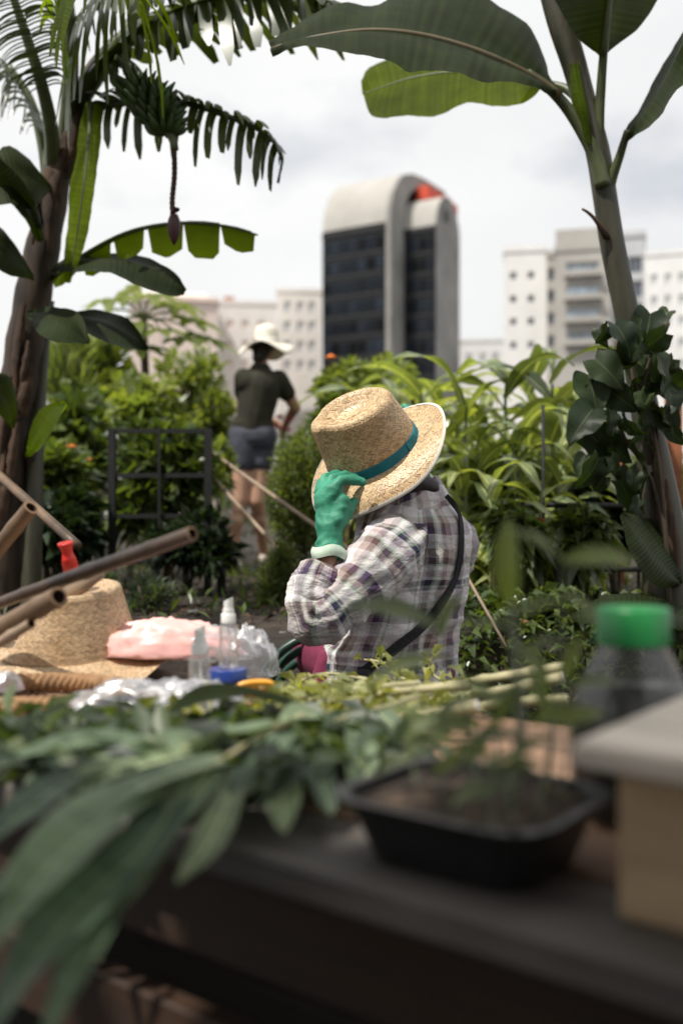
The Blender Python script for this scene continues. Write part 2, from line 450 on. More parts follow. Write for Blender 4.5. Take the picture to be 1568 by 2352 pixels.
def woodmat(name, c, c2, rough=0.7):
    m, t, b = nodes(name)
    f = noi(t, 2.0, 6, stretch=(1.2, 26, 26), rough=0.65)
    g = noi(t, 3.0, 3)
    col = ramp(t, f, [(0.3, c), (0.7, c2)])
    col = mixrgb(t, col, ramp(t, g, [(0.3, 0.65), (0.7, 1.2)]), 1.0, 'MULTIPLY')
    oi = t.nodes.new("ShaderNodeObjectInfo")
    col = mixrgb(t, col, ramp(t, oi.outputs["Random"], [(0, 0.75), (1, 1.2)]), 1.0, 'MULTIPLY')
    t.links.new(col, b.inputs["Base Color"]); b.inputs["Roughness"].default_value = rough
    bump(t, b, f, 0.4, 0.003)
    return m
M['plank'] = woodmat("table_plank", (0.13, 0.075, 0.045), (0.34, 0.20, 0.125))
M['plank_grey'] = woodmat("grey_plank", (0.05, 0.043, 0.037), (0.14, 0.122, 0.108))
M['plank_rust_shaded'] = woodmat("brown_board_shaded", (0.016, 0.008, 0.004), (0.045, 0.019, 0.007))  # brown wood, colour darkened to stand in for shade under the table

def strawmat(name, c, dark):
    m, t, b = nodes(name)
    g = t.nodes.new("ShaderNodeNewGeometry")
    col = ramp(t, g.outputs["Random Per Island"], [(0, [x*0.70 for x in c]), (0.5, c), (1, [min(1, x*1.22) for x in c])])
    f = noi(t, 12, 4)
    col = mixrgb(t, col, ramp(t, f, [(0.28, dark), (0.55, (1, 1, 1))]), 1.0, 'MULTIPLY')
    fine = noi(t, 500, 3)
    col = mixrgb(t, col, ramp(t, fine, [(0.3, 0.88), (0.7, 1.1)]), 1.0, 'MULTIPLY')
    t.links.new(col, b.inputs["Base Color"]); b.inputs["Roughness"].default_value = 0.42
    b.inputs["Specular IOR Level"].default_value = 0.45
    return m
M['straw'] = strawmat("plaited_straw", (0.60, 0.43, 0.25), (0.82, 0.73, 0.62))
M['straw_base'] = mat("straw_underlayer", (0.27, 0.155, 0.07), 0.9, 0.3, 30)
M['palm'] = strawmat("plaited_palm", (0.58, 0.42, 0.26), (0.85, 0.78, 0.7))

# woven plaid cotton: warp and weft yarn colours averaged as in a real weave, laid out on UVs in metres
def plaid():
    m, t, b = nodes("plaid_cotton")
    W = (0.75, 0.71, 0.715); TN = (0.41, 0.32, 0.29); PU = (0.12, 0.065, 0.135); NV = (0.035, 0.036, 0.075); GR = (0.36, 0.46, 0.35); BR = (0.13, 0.075, 0.075); GY = (0.26, 0.24, 0.26); PK = (0.54, 0.43, 0.48)
    seq = [(W, .20), (GR, .03), (W, .05), (GY, .05), (NV, .09), (GR, .025), (W, .05), (GR, .025), (BR, .07), (TN, .10), (W, .10), (PK, .05), (PU, .09), (GY, .05), (W, .055), (GR, .03), (W, .045)]
    seq2 = [(TN, .10), (W, .18), (PU, .10), (BR, .05), (TN, .06), (GR, .02), (W, .14), (GY, .03), (GR, .02), (NV, .07), (W, .04), (PK, .07), (W, .06), (GR, .02), (BR, .08)]
    uv = t.nodes.new("ShaderNodeUVMap")
    wob = t.nodes.new("ShaderNodeTexNoise"); wob.inputs["Scale"].default_value = 9; wob.inputs["Detail"].default_value = 2
    tco = t.nodes.new("ShaderNodeTexCoord"); t.links.new(tco.outputs["Object"], wob.inputs["Vector"])
    sc = t.nodes.new("ShaderNodeVectorMath"); sc.operation = 'MULTIPLY_ADD'; sc.inputs[1].default_value = (0.022, 0.022, 0); t.links.new(wob.outputs["Color"], sc.inputs[0]); t.links.new(uv.outputs[0], sc.inputs[2])
    sp = t.nodes.new("ShaderNodeSeparateXYZ"); t.links.new(sc.outputs[0], sp.inputs[0])
    cols = []
    for k, (sq, per) in enumerate(((seq, 0.205), (seq2, 0.225))):
        d = t.nodes.new("ShaderNodeMath"); d.operation = 'DIVIDE'; d.inputs[1].default_value = per; t.links.new(sp.outputs[k], d.inputs[0])
        fr = t.nodes.new("ShaderNodeMath"); fr.operation = 'FRACT'; t.links.new(d.outputs[0], fr.inputs[0])
        tot = sum(w for _, w in sq); p = 0; st = []
        for c, w in sq: st.append((p / tot, c)); p += w
        cols.append(ramp(t, fr.outputs[0], st, 'CONSTANT'))
    col = mixrgb(t, cols[0], cols[1], 0.47)
    th = noi(t, 1.0, 2, vec=uv.outputs[0], stretch=(900, 120, 1)); 
    col = mixrgb(t, col, ramp(t, th, [(0.3, 0.84), (0.7, 1.14)]), 1.0, 'MULTIPLY')
    t.links.new(col, b.inputs["Base Color"]); b.inputs["Roughness"].default_value = 0.85; b.inputs["Specular IOR Level"].default_value = 0.2
    b.inputs["Sheen Weight"].default_value = 0.15
    w1 = noi(t, 14, 3, stretch=(1, 1, 2.2)); w2 = noi(t, 60, 3)
    ad = t.nodes.new("ShaderNodeMath"); ad.operation = 'MULTIPLY_ADD'; ad.inputs[1].default_value = 0.25; t.links.new(w2, ad.inputs[0]); t.links.new(w1, ad.inputs[2])
    bump(t, b, ad.outputs[0], 0.8, 0.014)
    tr = t.nodes.new("ShaderNodeBsdfTranslucent"); t.links.new(col, tr.inputs["Color"])
    ms = t.nodes.new("ShaderNodeMixShader"); ms.inputs[0].default_value = 0.12
    t.links.new(b.outputs[0], ms.inputs[1]); t.links.new(tr.outputs[0], ms.inputs[2])
    t.links.new(ms.outputs[0], t.nodes["Material Output"].inputs["Surface"])
    return m
M['plaid'] = plaid()

def groundmat():
    m, t, b = nodes("garden_soil")
    f = noi(t, 1.6, 8); g = noi(t, 14, 6)
    col = ramp(t, f, [(0.3, (0.012, 0.009, 0.006)), (0.55, (0.026, 0.018, 0.012)), (0.75, (0.06, 0.041, 0.027))])
    col = mixrgb(t, col, ramp(t, g, [(0.3, 0.55), (0.7, 1.35)]), 1.0, 'MULTIPLY')
    t.links.new(col, b.inputs["Base Color"]); b.inputs["Roughness"].default_value = 0.95
    bump(t, b, g, 0.8, 0.03)
    return m
M['ground'] = groundmat()

# ------------------------------------------------------------------ ground
GZ = 0.39
def build_ground():
    xs = [-3000, -300, -40, -12, -7] + [x * 0.25 for x in range(-24, 25)] + [7, 12, 40, 300, 3000]
    ys = [-60, -10, -2, 0, 2, 3.05, 3.15, 3.3, 3.42, 3.5] + [3.6 + 0.2 * k for k in range(32)] + [11, 14, 20, 40, 100, 400, 3000]
    mb = MB(); rows = []
    for y in ys:
        row = []
        for x in xs:
            k = min(1, max(0, (y - 3.12) / 0.34)); k = k * k * (3 - 2 * k)
            z = GZ * k
            if 3.3 < y < 12 and abs(x) < 8:
                z += 0.05 * (mnoise.noise(Vector((x*1.3, y*1.3, 0))) + 0.5*mnoise.noise(Vector((x*4, y*4, 3))))
            elif y >= 12: z -= 0.1
            row.append((x, y, z))
        rows.append(row)
    mb.grid(rows)
    obj("ground", mb, M['ground'], kind='structure')
build_ground()

# ------------------------------------------------------------------ buildings
def facade(mb, x0, x1, z0, z1, holes, y=0.0, rec=0.3):
    """front wall with real openings: holes = [(xa, xb, za, zb)]"""
    xs = sorted({x0, x1, *[h[0] for h in holes], *[h[1] for h in holes]})
    zs = sorted({z0, z1, *[h[2] for h in holes], *[h[3] for h in holes]})
    for i in range(len(xs) - 1):
        for j in range(len(zs) - 1):
            a, b, c, d = xs[i], xs[i+1], zs[j], zs[j+1]
            mx_, mz = (a + b) / 2, (c + d) / 2
            if any(h[0] < mx_ < h[1] and h[2] < mz < h[3] for h in holes): continue
            k = len(mb.v); mb.v += [(a, y, c), (b, y, c), (b, y, d), (a, y, d)]; mb.face((k, k+1, k+2, k+3))
    for (a, b, c, d) in holes:
        for (p, q) in (((a, c), (b, c)), ((b, c), (b, d)), ((b, d), (a, d)), ((a, d), (a, c))):
            k = len(mb.v); mb.v += [(p[0], y, p[1]), (q[0], y, q[1]), (q[0], y+rec, q[1]), (p[0], y+rec, p[1])]; mb.face((k, k+3, k+2, k+1))
def lobj(name, mb, m, parent, smooth=False, sh=None):
    """part whose MB is in the parent's LOCAL coordinates"""
    me = mb.mesh(name, (0, 0, 0), smooth)
    return obj(name, me, m, parent, sh=sh)
def building(name, label, u0, u1, vtop, Y, rz, depth, wall, holes_px, pane, cols=None, roof=True, base_v=None):
    """box building whose front spans u0..u1 at distance Y; holes_px in pixels at that distance"""
    x0, x1 = px(u0 - CX, Y), px(u1 - CX, Y)
    xm = (x0 + x1) / 2
    ztop = CAMZ + px(CY - vtop, Y)
    r = thing(name, label, "building", (xm, Y, 0), -math.atan2(xm, Y))
    w = (x1 - x0)
    holes = [(px(a - CX, Y) - xm, px(b - CX, Y) - xm, CAMZ + px(CY - d, Y), CAMZ + px(CY - c, Y)) for (a, b, c, d) in holes_px]
    mb = MB(); facade(mb, -w/2, w/2, -1, ztop, holes, 0, 0.35)
    k = len(mb.v)
    mb.v += [(-w/2, 0, -1), (w/2, 0, -1), (w/2, 0, ztop), (-w/2, 0, ztop), (-w/2, depth, -1), (w/2, depth, -1), (w/2, depth, ztop), (-w/2, depth, ztop)]
    for q in ((1, 5, 6, 2), (5, 4, 7, 6), (4, 0, 3, 7), (3, 2, 6, 7)): mb.face(tuple(k + i for i in q))
    lobj("wall", mb, wall, r)
    if roof:
        m2 = MB()
        m2.box((-w/2 - .15, -.15, ztop + .002), (w/2 + .15, .25, ztop + .7)); m2.box((-w/2 - .15, depth-.25, ztop+.002), (w/2 + .15, depth+.15, ztop + .7))
        m2.box((-w/2 - .15, .25, ztop + .002), (-w/2 + .25, depth-.25, ztop + .7)); m2.box((w/2 - .25, .25, ztop + .002), (w/2 + .15, depth-.25, ztop + .7))
        lobj("parapet", m2, wall, r)
    for (a, b, c, d) in holes:
        m3 = MB(); m3.box((a + .04, .24, c + .04), (b - .04, .30, d - .04))
        wn_ = lobj("window", m3, pane, r)
        m4 = MB(); t_ = max(.06, (b - a) * .05)
        m4.box((a, .18, c), (a + t_, .235, d)); m4.box((b - t_, .18, c), (b, .235, d)); m4.box((a + t_, .18, c), (b - t_, .235, c + t_)); m4.box((a + t_, .18, d - t_), (b - t_, .235, d))
        if b - a > 1.5:
            q = (b - a) / 3
            for s in (1, 2): m4.box((a + q*s - t_/3, .18, c + t_), (a + q*s + t_/3, .235, d - t_))
        lobj("frame", m4, wall, wn_)
    return r, w, ztop

def build_tower():
    rz = R(-31)
    r = thing("office_tower", "dark glass office tower with pale rounded vault roofs and a red roof panel", "building", (7.5, 170, 0), rz)
    P1 = [(0, 50.4), (0.25, 52.4), (0.9, 54.6), (2.1, 56.8), (3.8, 58.8), (6, 60.2), (9, 61.0), (14, 61.4), (22, 61.4)]
    P2 = [(0, 50.2), (0.25, 51.8), (0.9, 53.4), (2.0, 54.9), (3.4, 55.9), (5.0, 56.2), (6.8, 55.7), (8.4, 54.2), (9.6, 52.2), (10, 50.5)]
    def volume(prof, xa, xb, y0, dep, nm):
        mb = MB()
        mb.grid([[(xa, y0 + s, z) for s, z in prof], [(xb, y0 + s, z) for s, z in prof]])
        lobj("vault_roof", mb, M['concrete_pale'], r, True, 50)
        e = MB()
        for x, fl in ((xa, True), (xb, False)):
            pts = [(x, y0, -1)] + [(x, y0 + s, z) for s, z in prof] + [(x, y0 + dep, -1)]
            k = len(e.v); e.v += pts
            idx = tuple(range(k, k + len(pts)))
            e.face(idx if fl else idx[::-1])
        k = len(e.v); e.v += [(xa, y0+dep, -1), (xb, y0+dep, -1), (xb, y0+dep, prof[-1][1]), (xa, y0+dep, prof[-1][1])]; e.face((k+3, k+2, k+1, k))
        lobj("end_wall", e, M['concrete'], r)
    volume(P1, -12.7, 0, 0, 22, "a"); volume(P2, 0.02, 6.9, 5.3, 10, "b")
    # projecting rim that frames the taller arch on its end wall
    rim = MB()
    inner = [(5.2, -1), (5.2, 50), (5.35, 52.5), (5.9, 54.8), (6.9, 56.6), (8.4, 57.9), (10.5, 58.6), (14, 59), (20.5, 59), (20.5, -1)]
    outer = [(0, -1), (0, 50.4), (0.3, 53.0), (1.3, 55.8), (3.0, 58.2), (5.2, 59.8), (8.4, 60.9), (13, 61.38), (22, 61.4), (22, -1)]
    rim.grid([[(0.03, s, z) for s, z in outer], [(0.9, s, z) for s, z in outer], [(0.9, s, z) for s, z in inner], [(0.03, s, z) for s, z in inner]])
    lobj("arch_rim", rim, M['concrete'], r)
    shadow_sheet = MB()  # dark sheet painted in for the shadow inside the arch
    shadow_sheet.grid([[(0.04, s, z) for s, z in inner[1:-1]], [(0.04, s, 48) for s, z in inner[1:-1]]])
    lobj("arch_shadow", shadow_sheet, M['mullion'], r)
    s = MB(); s.box((0.95, 10.0, 56.6), (3.2, 20.0, 59.0)); s.box((4.6, 12.5, 54.2), (6.6, 15.0, 56.0)); lobj("red_panel", s, M['redsign'], r)
    d = MB(); d.box((6.92, 8.6, 51.6), (7.0, 10.2, 53.6)); lobj("vent", d, M['mullion'], r)
    # curtain walls: a recessed dark backing, floor bands and a pane per bay
    rng = random.Random(4)
    for (xa, xb, y0, n) in ((-12.55, -0.05, 0, 7), (0.95, 6.75, 5.3, 4)):
        bk = MB(); bk.box((xa, y0 - .10, -1), (xb, y0 - .03, 49.2)); lobj("curtain_wall", bk, M['mullion'], r)
        hd = MB(); hd.box((xa, y0 - .5, 49.21), (xb, y0 - .03, 49.9)); lobj("header", hd, M['mullion'], r)
        w = (xb - xa) / n
        base = None
        for fl in range(9):
            z = 17.2 + fl * 3.55
            for i in range(n):
                a = xa + i * w
                if base is None:
                    pm = MB(); pm.box((0.12, 0, 0.5), (w - .12, .1, 2.6)); base = lobj("pane", pm, M['glass'], r); base.location = (a, y0 - .25, z)
                    src = base
                else:
                    o = src.copy(); COL.objects.link(o); o.parent = r; o.location = (a, y0 - .25, z)
        fins = MB()
        for fl in range(10): fins.box((xa, y0 - .34, 16.9 + fl*3.55), (xb, y0 - .105, 17.35 + fl*3.55))
        lobj("spandrel", fins, M['mullion'], r)
build_tower()

def build_city():
    h = []
    for v in (632, 686, 738, 792): h += [(1171, 1186, v - 8, v + 8), (1211, 1226, v - 8, v + 8)]
    building("apartment_building", "white block with two columns of small square windows right of the tower", 1158, 1254, 578, 120, 0, 14, M['wwall'], h, M['pane'])
    h = [(1258, 1272, v - 16, v + 12) for v in (632, 682, 734, 786)]
    building("stair_block", "narrow dark windowed slab between white block and beige apartments", 1255, 1275, 590, 119.5, 0, 12, M['bwall'], h, M['pane'])
    h = [(1300, 1374, v - 17, v + 13) for v in (618, 672, 724, 776)]
    r, w, zt = building("apartment_building", "beige apartment block with wide blue balcony windows behind the banana stem", 1276, 1400, 575, 110, 0, 16, M['bwall'], h, M['pane_blue_sky'])
    for v in (618, 672, 724, 776):
        mb = MB(); z = CAMZ + px(CY - v - 13, 110); x0 = px(1296 - CX, 110) - px(1338 - CX, 110)
        mb.box((x0, -.9, z - .25), (-x0, -.01, z)); mb.box((x0, -.9, z + .001), (-x0, -.82, z + .35))
        lobj("balcony", mb, M['bwall'], r)
    mb = MB(); mb.box((-3.0, 1, zt + .01), (3.2, 9, zt + 2.7)); lobj("roof_block", mb, M['bwall'], r)
    h = [(1440, 1474, v - 22, v + 16) for v in (612, 668, 722, 776)]
    building("apartment_building", "grey building with dark window bays just right of the banana stem", 1401, 1478, 545, 114, 0, 16, M['gwall'], h, M['pane'])
    h = [(u, u + 14, v - 12, v + 12) for u in (1496, 1526, 1556) for v in (640, 690, 740, 790, 840)]
    building("apartment_building", "pale hazy tower block at the far right edge", 1481, 1600, 585, 150, 0, 16, M['wwall'], h, M['gwall'])
    h = [(u, u + 16, v - 12, v + 12) for u in (652, 682, 708) for v in (705, 750, 795, 840)]
    building("apartment_building", "white apartment block touching the left side of the tower", 636, 738, 672, 190, 0, 14, M['cwall'], h, M['gwall'])
    h = [(u, u + 15, v - 9, v + 10) for u in (520, 556, 592) for v in (745, 790, 835)]
    r, w, zt = building("apartment_building", "cream building with brick chimney behind the woman in the white hat", 500, 634, 700, 170, 0, 14, M['cwall'], h, M['pwall'])
    mb = MB(); mb.box((-3.9, 3, zt + .01), (-2.3, 5, zt + 1.75)); mb.box((-3.98, 2.9, zt + 1.76), (-2.22, 5.1, zt + 1.95)); lobj("chimney", mb, M['orangebox'], r)
    mb = MB(); mb.box((1.2, 3, zt + .01), (2.4, 5, zt + .9)); lobj("roof_block", mb, M['pwall'], r)
    h = [(u, u + 14, v - 9, v + 10) for u in (330, 372, 414, 456) for v in (730, 775, 820)]
    r, w, zt = building("apartment_building", "pinkish building with a sloped roof behind the papaya leaves", 300, 498, 690, 160, 0, 14, M['pwall'], h, M['cwall'])
    mb = MB()
    k = [(-w/2 - .4, -.5, zt + .01), (w/2 + .4, -.5, zt + .01), (w/2 + .4, 14.4, zt + .01), (-w/2 - .4, 14.4, zt + .01), (-w/2 + 2, 7, zt + 2.8), (w/2 - 2, 7, zt + 2.8)]
    mb.v += k
    for q in ((0, 1, 5, 4), (1, 2, 5), (2, 3, 4, 5), (3, 0, 4), (3, 2, 1, 0)): mb.face(q)
    lobj("roof", mb, M['pwall'], r)
    h = [(u, u + 18, 800, 826) for u in (110, 160, 206)]
    building("low_building", "low grey building behind the brown banana trunk", 60, 246, 775, 120, 0, 12, M['gwall'], h, M['pane'])
    h = [(u, u + 14, 812, 836) for u in (1070, 1102, 1130)]
    building("low_building", "low pale building in the gap between tower and white block", 1056, 1157, 785, 210, 0, 12, M['wwall'], h, M['gwall'])
build_city()

# ------------------------------------------------------------------ foliage tools
def leafcloud(cent, dirs, L_, W_, rng, fold=0.25, nrm=None, droop=0.15):
    """many single folded leaves as one mesh: 5 verts, 2 quads each (numpy)"""
    n = len(cent)
    d = dirs / np.linalg.norm(dirs, axis=1)[:, None]
    if nrm is None:
        nrm = rng.normal(size=(n, 3)); nrm[:, 2] = np.abs(nrm[:, 2]) + 0.8
    s = np.cross(nrm, d); s /= np.linalg.norm(s, axis=1)[:, None] + 1e-9
    u = np.cross(d, s)
    Ls = np.asarray(L_)[:, None]; Ws = np.asarray(W_)[:, None]
    b = cent; tip = cent + d*Ls - np.array([0, 0, 1])*Ls*droop
    mid = cent + d*Ls*0.45
    l = mid + s*Ws*0.5 + u*Ws*fold; r = mid - s*Ws*0.5 + u*Ws*fold
    V = np.stack([b, l, tip, r, mid], 1).reshape(-1, 3)
    k = (np.arange(n) * 5)[:, None]
    Fc = np.concatenate([k + np.array([[0, 4, 2, 1]]), k + np.array([[0, 3, 2, 4]])], 0)
    return V, Fc
def npmesh(name, V, Fc, smooth=False):
    me = bpy.data.meshes.new(name)
    me.vertices.add(len(V)); me.vertices.foreach_set("co", np.ascontiguousarray(V, dtype=np.float32).ravel())
    m = Fc.shape[1]
    me.loops.add(Fc.size); me.loops.foreach_set("vertex_index", Fc.ravel().astype(np.int32))
    me.polygons.add(len(Fc)); me.polygons.foreach_set("loop_start", (np.arange(len(Fc)) * m).astype(np.int32))
    me.polygons.foreach_set("loop_total", np.full(len(Fc), m, dtype=np.int32))
    if smooth: me.polygons.foreach_set("use_smooth", np.ones(len(Fc), dtype=bool))
    me.update(calc_edges=True); me.validate()
    return me
def blob_points(n, rng, c, rad, shell=0.45, clumps=9):
    cc = rng.normal(size=(clumps, 3)); cc /= np.linalg.norm(cc, axis=1)[:, None]; cc *= rng.uniform(0.25, 0.72, (clumps, 1))
    idx = rng.integers(0, clumps, n)
    q = rng.normal(size=(n, 3)); q /= np.linalg.norm(q, axis=1)[:, None]
    q *= (rng.uniform(shell**3, 1, (n, 1)) ** (1/3)) * rng.uniform(0.28, 0.5, clumps)[idx][:, None]
    p = cc[idx] + q
    out = q + 0.4 * cc[idx]
    return np.array(c) + p * np.array(rad), out
def bush(name, label, c, rad, n, leaf, m, seed, cat="bush", group=None, up=0.25, narrow=0.45, stems=5, droop=0.2, clumps=11, gz=GZ):
    rng = np.random.default_rng(seed)
    c = Vector(c)
    r = thing(name, label, cat, (c.x, c.y, gz), 0, group)
    p, out = blob_points(n, rng, (0, 0, c.z - gz), rad, clumps=clumps)
    d = out + rng.normal(size=out.shape) * 0.35; d[:, 2] += up
    Ls = leaf * rng.uniform(0.6, 1.3, n)
    p[:, 2] = np.maximum(p[:, 2], 0.02)
    V, Fc = leafcloud(p, d, Ls, Ls * narrow * rng.uniform(.8, 1.2, n), rng, droop=droop)
    obj("foliage", npmesh("foliage", V, Fc), m, r)
    mb = MB(); rr = random.Random(seed)
    for k in range(stems):
        a = rr.uniform(0, 6.28); q = rr.uniform(.1, .6)
        e = Vector((math.cos(a)*rad[0]*q, math.sin(a)*rad[1]*q, c.z - gz + rad[2]*rr.uniform(-.1, .6)))
        s = Vector((e.x*.15, e.y*.15, -.03)); md_ = (s + e)/2 + Vector((rr.uniform(-.05, .05), rr.uniform(-.05, .05), 0))
        mb.tube([Vector(x) for x in spline([s, md_, e], 7)], [.012 - .0013*i for i in range(7)], 6)
    obj("stem", mb.mesh("stem"), M['twig'], r)
    return r
def leafgrid(Ln, W, n=9, m=5, fold=0.25, rise=0.3, droop=0.5, shape='lance', wav=0.0, seed=0):
    """single leaf mesh: base at origin, along +X, face up +Z; UV u across, v along"""
    mb = MB(); rows = []
    ph = seed * 1.7
    for i in range(n + 1):
        t = i / n
        if shape == 'lance': w = math.sin(math.pi * min(1, t*0.97 + 0.03)) ** 0.75 * (1 - 0.25*t)
        elif shape == 'strap': w = min(1, 0.45 + 3*t) * (1 - t**3.0) ** 0.9
        elif shape == 'heart': w = (max(0, math.sin(math.pi * (t*0.86 + 0.14) )) ** 0.75) * (1.25 - 0.5*t)
        elif shape == 'oval': w = math.sin(math.pi * (t*0.94 + 0.03)) ** 0.6
        cx_ = Ln * (t - 0.12 * droop * t * t); cz = Ln * (rise * t - droop * t * t)
        row = []
        for j in range(m):
            s = j / (m - 1) * 2 - 1
            y = s * W * 0.5 * w
            back = -abs(s) * 0.16 * Ln * (1 - t)**3 if shape == 'heart' else 0
            z = cz + abs(s) * fold * W * 0.5 * w + wav * W * math.sin(t * 13 + ph + s * 2) * abs(s)
            row.append((cx_ + back, y, z))
        rows.append(row)
    mb.grid(rows, lambda i, j: (j / (m - 1), i / n))
    return mb
def orient(p, d, up=(0, 0, 1), s=1.0, roll=0.0):
    """matrix placing local +X along d, local +Z towards up, at p"""
    d = Vector(d).normalized(); u = Vector(up)
    y = u.cross(d)
    if y.length < 1e-4: y = Vector((0, 1, 0))
    y.normalize(); z = d.cross(y)
    m3 = Matrix((d, y, z)).transposed()
    if roll: m3 = m3 @ Matrix.Rotation(roll, 3, 'X')
    return Matrix.Translation(Vector(p)) @ m3.to_4x4() @ Matrix.Scale(s, 4)

# ------------------------------------------------------------------ distant shrubs behind the garden
def build_backdrop():
    rng = np.random.default_rng(5)
    pts, outs = [], []
    for k in range(46):
        x = -6.5 + k * 0.30; y = 10.5 + rng.uniform(-1, 1.2)
        h = 1.15 + rng.uniform(-.25, .3) + (0.25 if -3.5 < x < -1.3 else 0)
        p, o = blob_points(420, rng, (x, y, GZ + h*0.5), (0.55, 0.5, h*0.62), clumps=8)
        pts.append(p); outs.append(o)
    p = np.vstack(pts); o = np.vstack(outs); n = len(p)
    d = o + rng.normal(size=o.shape)*.4; d[:, 2] += .2
    Ls = rng.uniform(.06, .17, n)
    V, Fc = leafcloud(p, d, Ls, Ls*.45, rng)
    obj("shrubbery", npmesh("shrubbery", V, Fc), M['bush'], kind='stuff')
build_backdrop()

# ------------------------------------------------------------------ garden bushes
def flowers(r, pts, m, rad):
    for k, p in enumerate(pts):
        mb = MB()
        for q in range(9):
            a = q * 0.698
            mb.lathe([(0.001, 0), (rad*.42, rad*.18), (rad*.36, rad*.5), (0.001, rad*.62)], Vector(p) + Vector((math.cos(a)*rad*.6, math.sin(a)*rad*.6, 0)), 6)
        mb.lathe([(0.001, 0), (rad*.5, rad*.3), (rad*.4, rad*.8), (0.001, rad*.9)], p, 8)
        obj("flower", mb, m, r)
def B(name, label, u, v, Y, ru, rv, n, leaf, m, seed, ry=None, **kw):
    return bush(name, label, P(u, v, Y), (px(ru, Y), ry or px(ru, Y)*.8, px(rv, Y)), n, leaf, M[m], seed, **kw)
b = B("flowering_bush", "sunlit green bush with orange blossoms beside the brown banana trunk", 160, 1020, 6.2, 120, 150, 1300, .15, 'bush', 11)
flowers(b, [P(165, 1030, 5.7), P(112, 990, 5.75), P(200, 1060, 5.72), P(98, 1062, 5.7)], M['orange'], .03)
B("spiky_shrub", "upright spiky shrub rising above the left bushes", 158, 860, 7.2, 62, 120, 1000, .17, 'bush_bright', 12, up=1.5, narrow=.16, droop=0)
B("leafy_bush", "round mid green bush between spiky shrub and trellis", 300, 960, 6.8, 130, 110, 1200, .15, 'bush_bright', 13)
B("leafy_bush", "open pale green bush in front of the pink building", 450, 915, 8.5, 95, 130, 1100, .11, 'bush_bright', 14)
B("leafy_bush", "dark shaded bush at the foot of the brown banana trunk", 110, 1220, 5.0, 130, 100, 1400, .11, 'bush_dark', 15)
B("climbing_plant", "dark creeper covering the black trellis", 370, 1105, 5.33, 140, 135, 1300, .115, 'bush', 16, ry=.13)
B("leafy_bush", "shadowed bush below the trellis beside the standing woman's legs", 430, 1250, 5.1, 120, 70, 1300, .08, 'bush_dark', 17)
B("feathery_bush", "tall feathery green bush in front of the standing woman", 680, 1150, 5.0, 90, 205, 5600, .05, 'feather', 18, narrow=.2, up=.5, clumps=22)
B("feathery_bush", "lower feathery bush beside the sleeve cuff", 640, 1330, 4.6, 62, 110, 2200, .045, 'feather', 19, narrow=.2, up=.5, clumps=14)
B("herb_clump", "grey green herb clump growing in soil behind the palm hat", 345, 1370, 4.4, 62, 50, 1500, .05, 'greygreen', 20, narrow=.2, up=.8, cat="plant")
B("herb_clump", "small grey green herb at the left behind the bamboo", 215, 1345, 4.6, 60, 45, 900, .05, 'greygreen', 21, narrow=.22, up=.8, cat="plant")
b = B("flowering_bush", "bright bush topped by one orange marigold left of the tower base", 830, 890, 7.0, 125, 80, 2000, .085, 'bush_bright', 22)
flowers(b, [P(760, 824, 6.95)], M['orange'], .036)
B("leafy_bush", "sunlit round leaved bush right of the plaid shoulder", 1150, 1150, 4.6, 115, 110, 900, .14, 'bush_bright', 23, narrow=.6)
B("leafy_bush", "dappled green bush below the corn plants", 1160, 1300, 4.2, 105, 75, 700, .11, 'bush_bright', 24, narrow=.6)
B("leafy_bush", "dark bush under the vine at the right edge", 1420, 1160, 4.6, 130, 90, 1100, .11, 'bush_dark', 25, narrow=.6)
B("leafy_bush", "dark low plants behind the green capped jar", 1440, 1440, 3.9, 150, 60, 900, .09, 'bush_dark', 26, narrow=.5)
B("leafy_bush", "tall sunlit bush left of the papaya stem", 235, 900, 8.0, 90, 130, 900, .18, 'bush_bright', 28)
B("leafy_bush", "sunlit bush between the papaya and the standing person", 470, 1010, 7.4, 80, 110, 1600, .10, 'bush_bright', 29)
B("leafy_bush", "low sunlit bush in front of the orange blossoms", 120, 1110, 5.6, 110, 80, 800, .13, 'bush', 30)
B("leafy_bush", "sunlit bush just right of the feathery bush", 790, 1010, 5.9, 70, 110, 1300, .09, 'bush', 32)
B("leafy_bush", "sunlit low bush in front of the thin black fence post", 1170, 1240, 3.85, 85, 80, 800, .085, 'bush', 33, narrow=.5, gz=.36, droop=.5)
B("leafy_bush", "small sunlit bush between fence rails and the big drooping leaf", 1330, 1250, 3.95, 80, 75, 650, .09, 'bush', 34, narrow=.45, droop=.5)
B("leafy_bush", "low dark plants at the bank edge below the thin pale cane", 1140, 1405, 3.62, 70, 40, 650, .07, 'bush', 35, narrow=.4, up=.6)
B("leafy_bush", "low plants at the bank edge left of the green cap", 1290, 1420, 3.6, 85, 42, 700, .07, 'bush', 36, narrow=.4, up=.6)
B("leafy_bush", "sunlit sprays left of the standing person's hip", 490, 1090, 6.3, 36, 80, 420, .10, 'bush_bright', 38, narrow=.4, up=.6)
B("leafy_bush", "leafy bush behind the hat brim above the shoulder", 1040, 1040, 6.0, 110, 110, 1700, .10, 'bush', 27, narrow=.5)

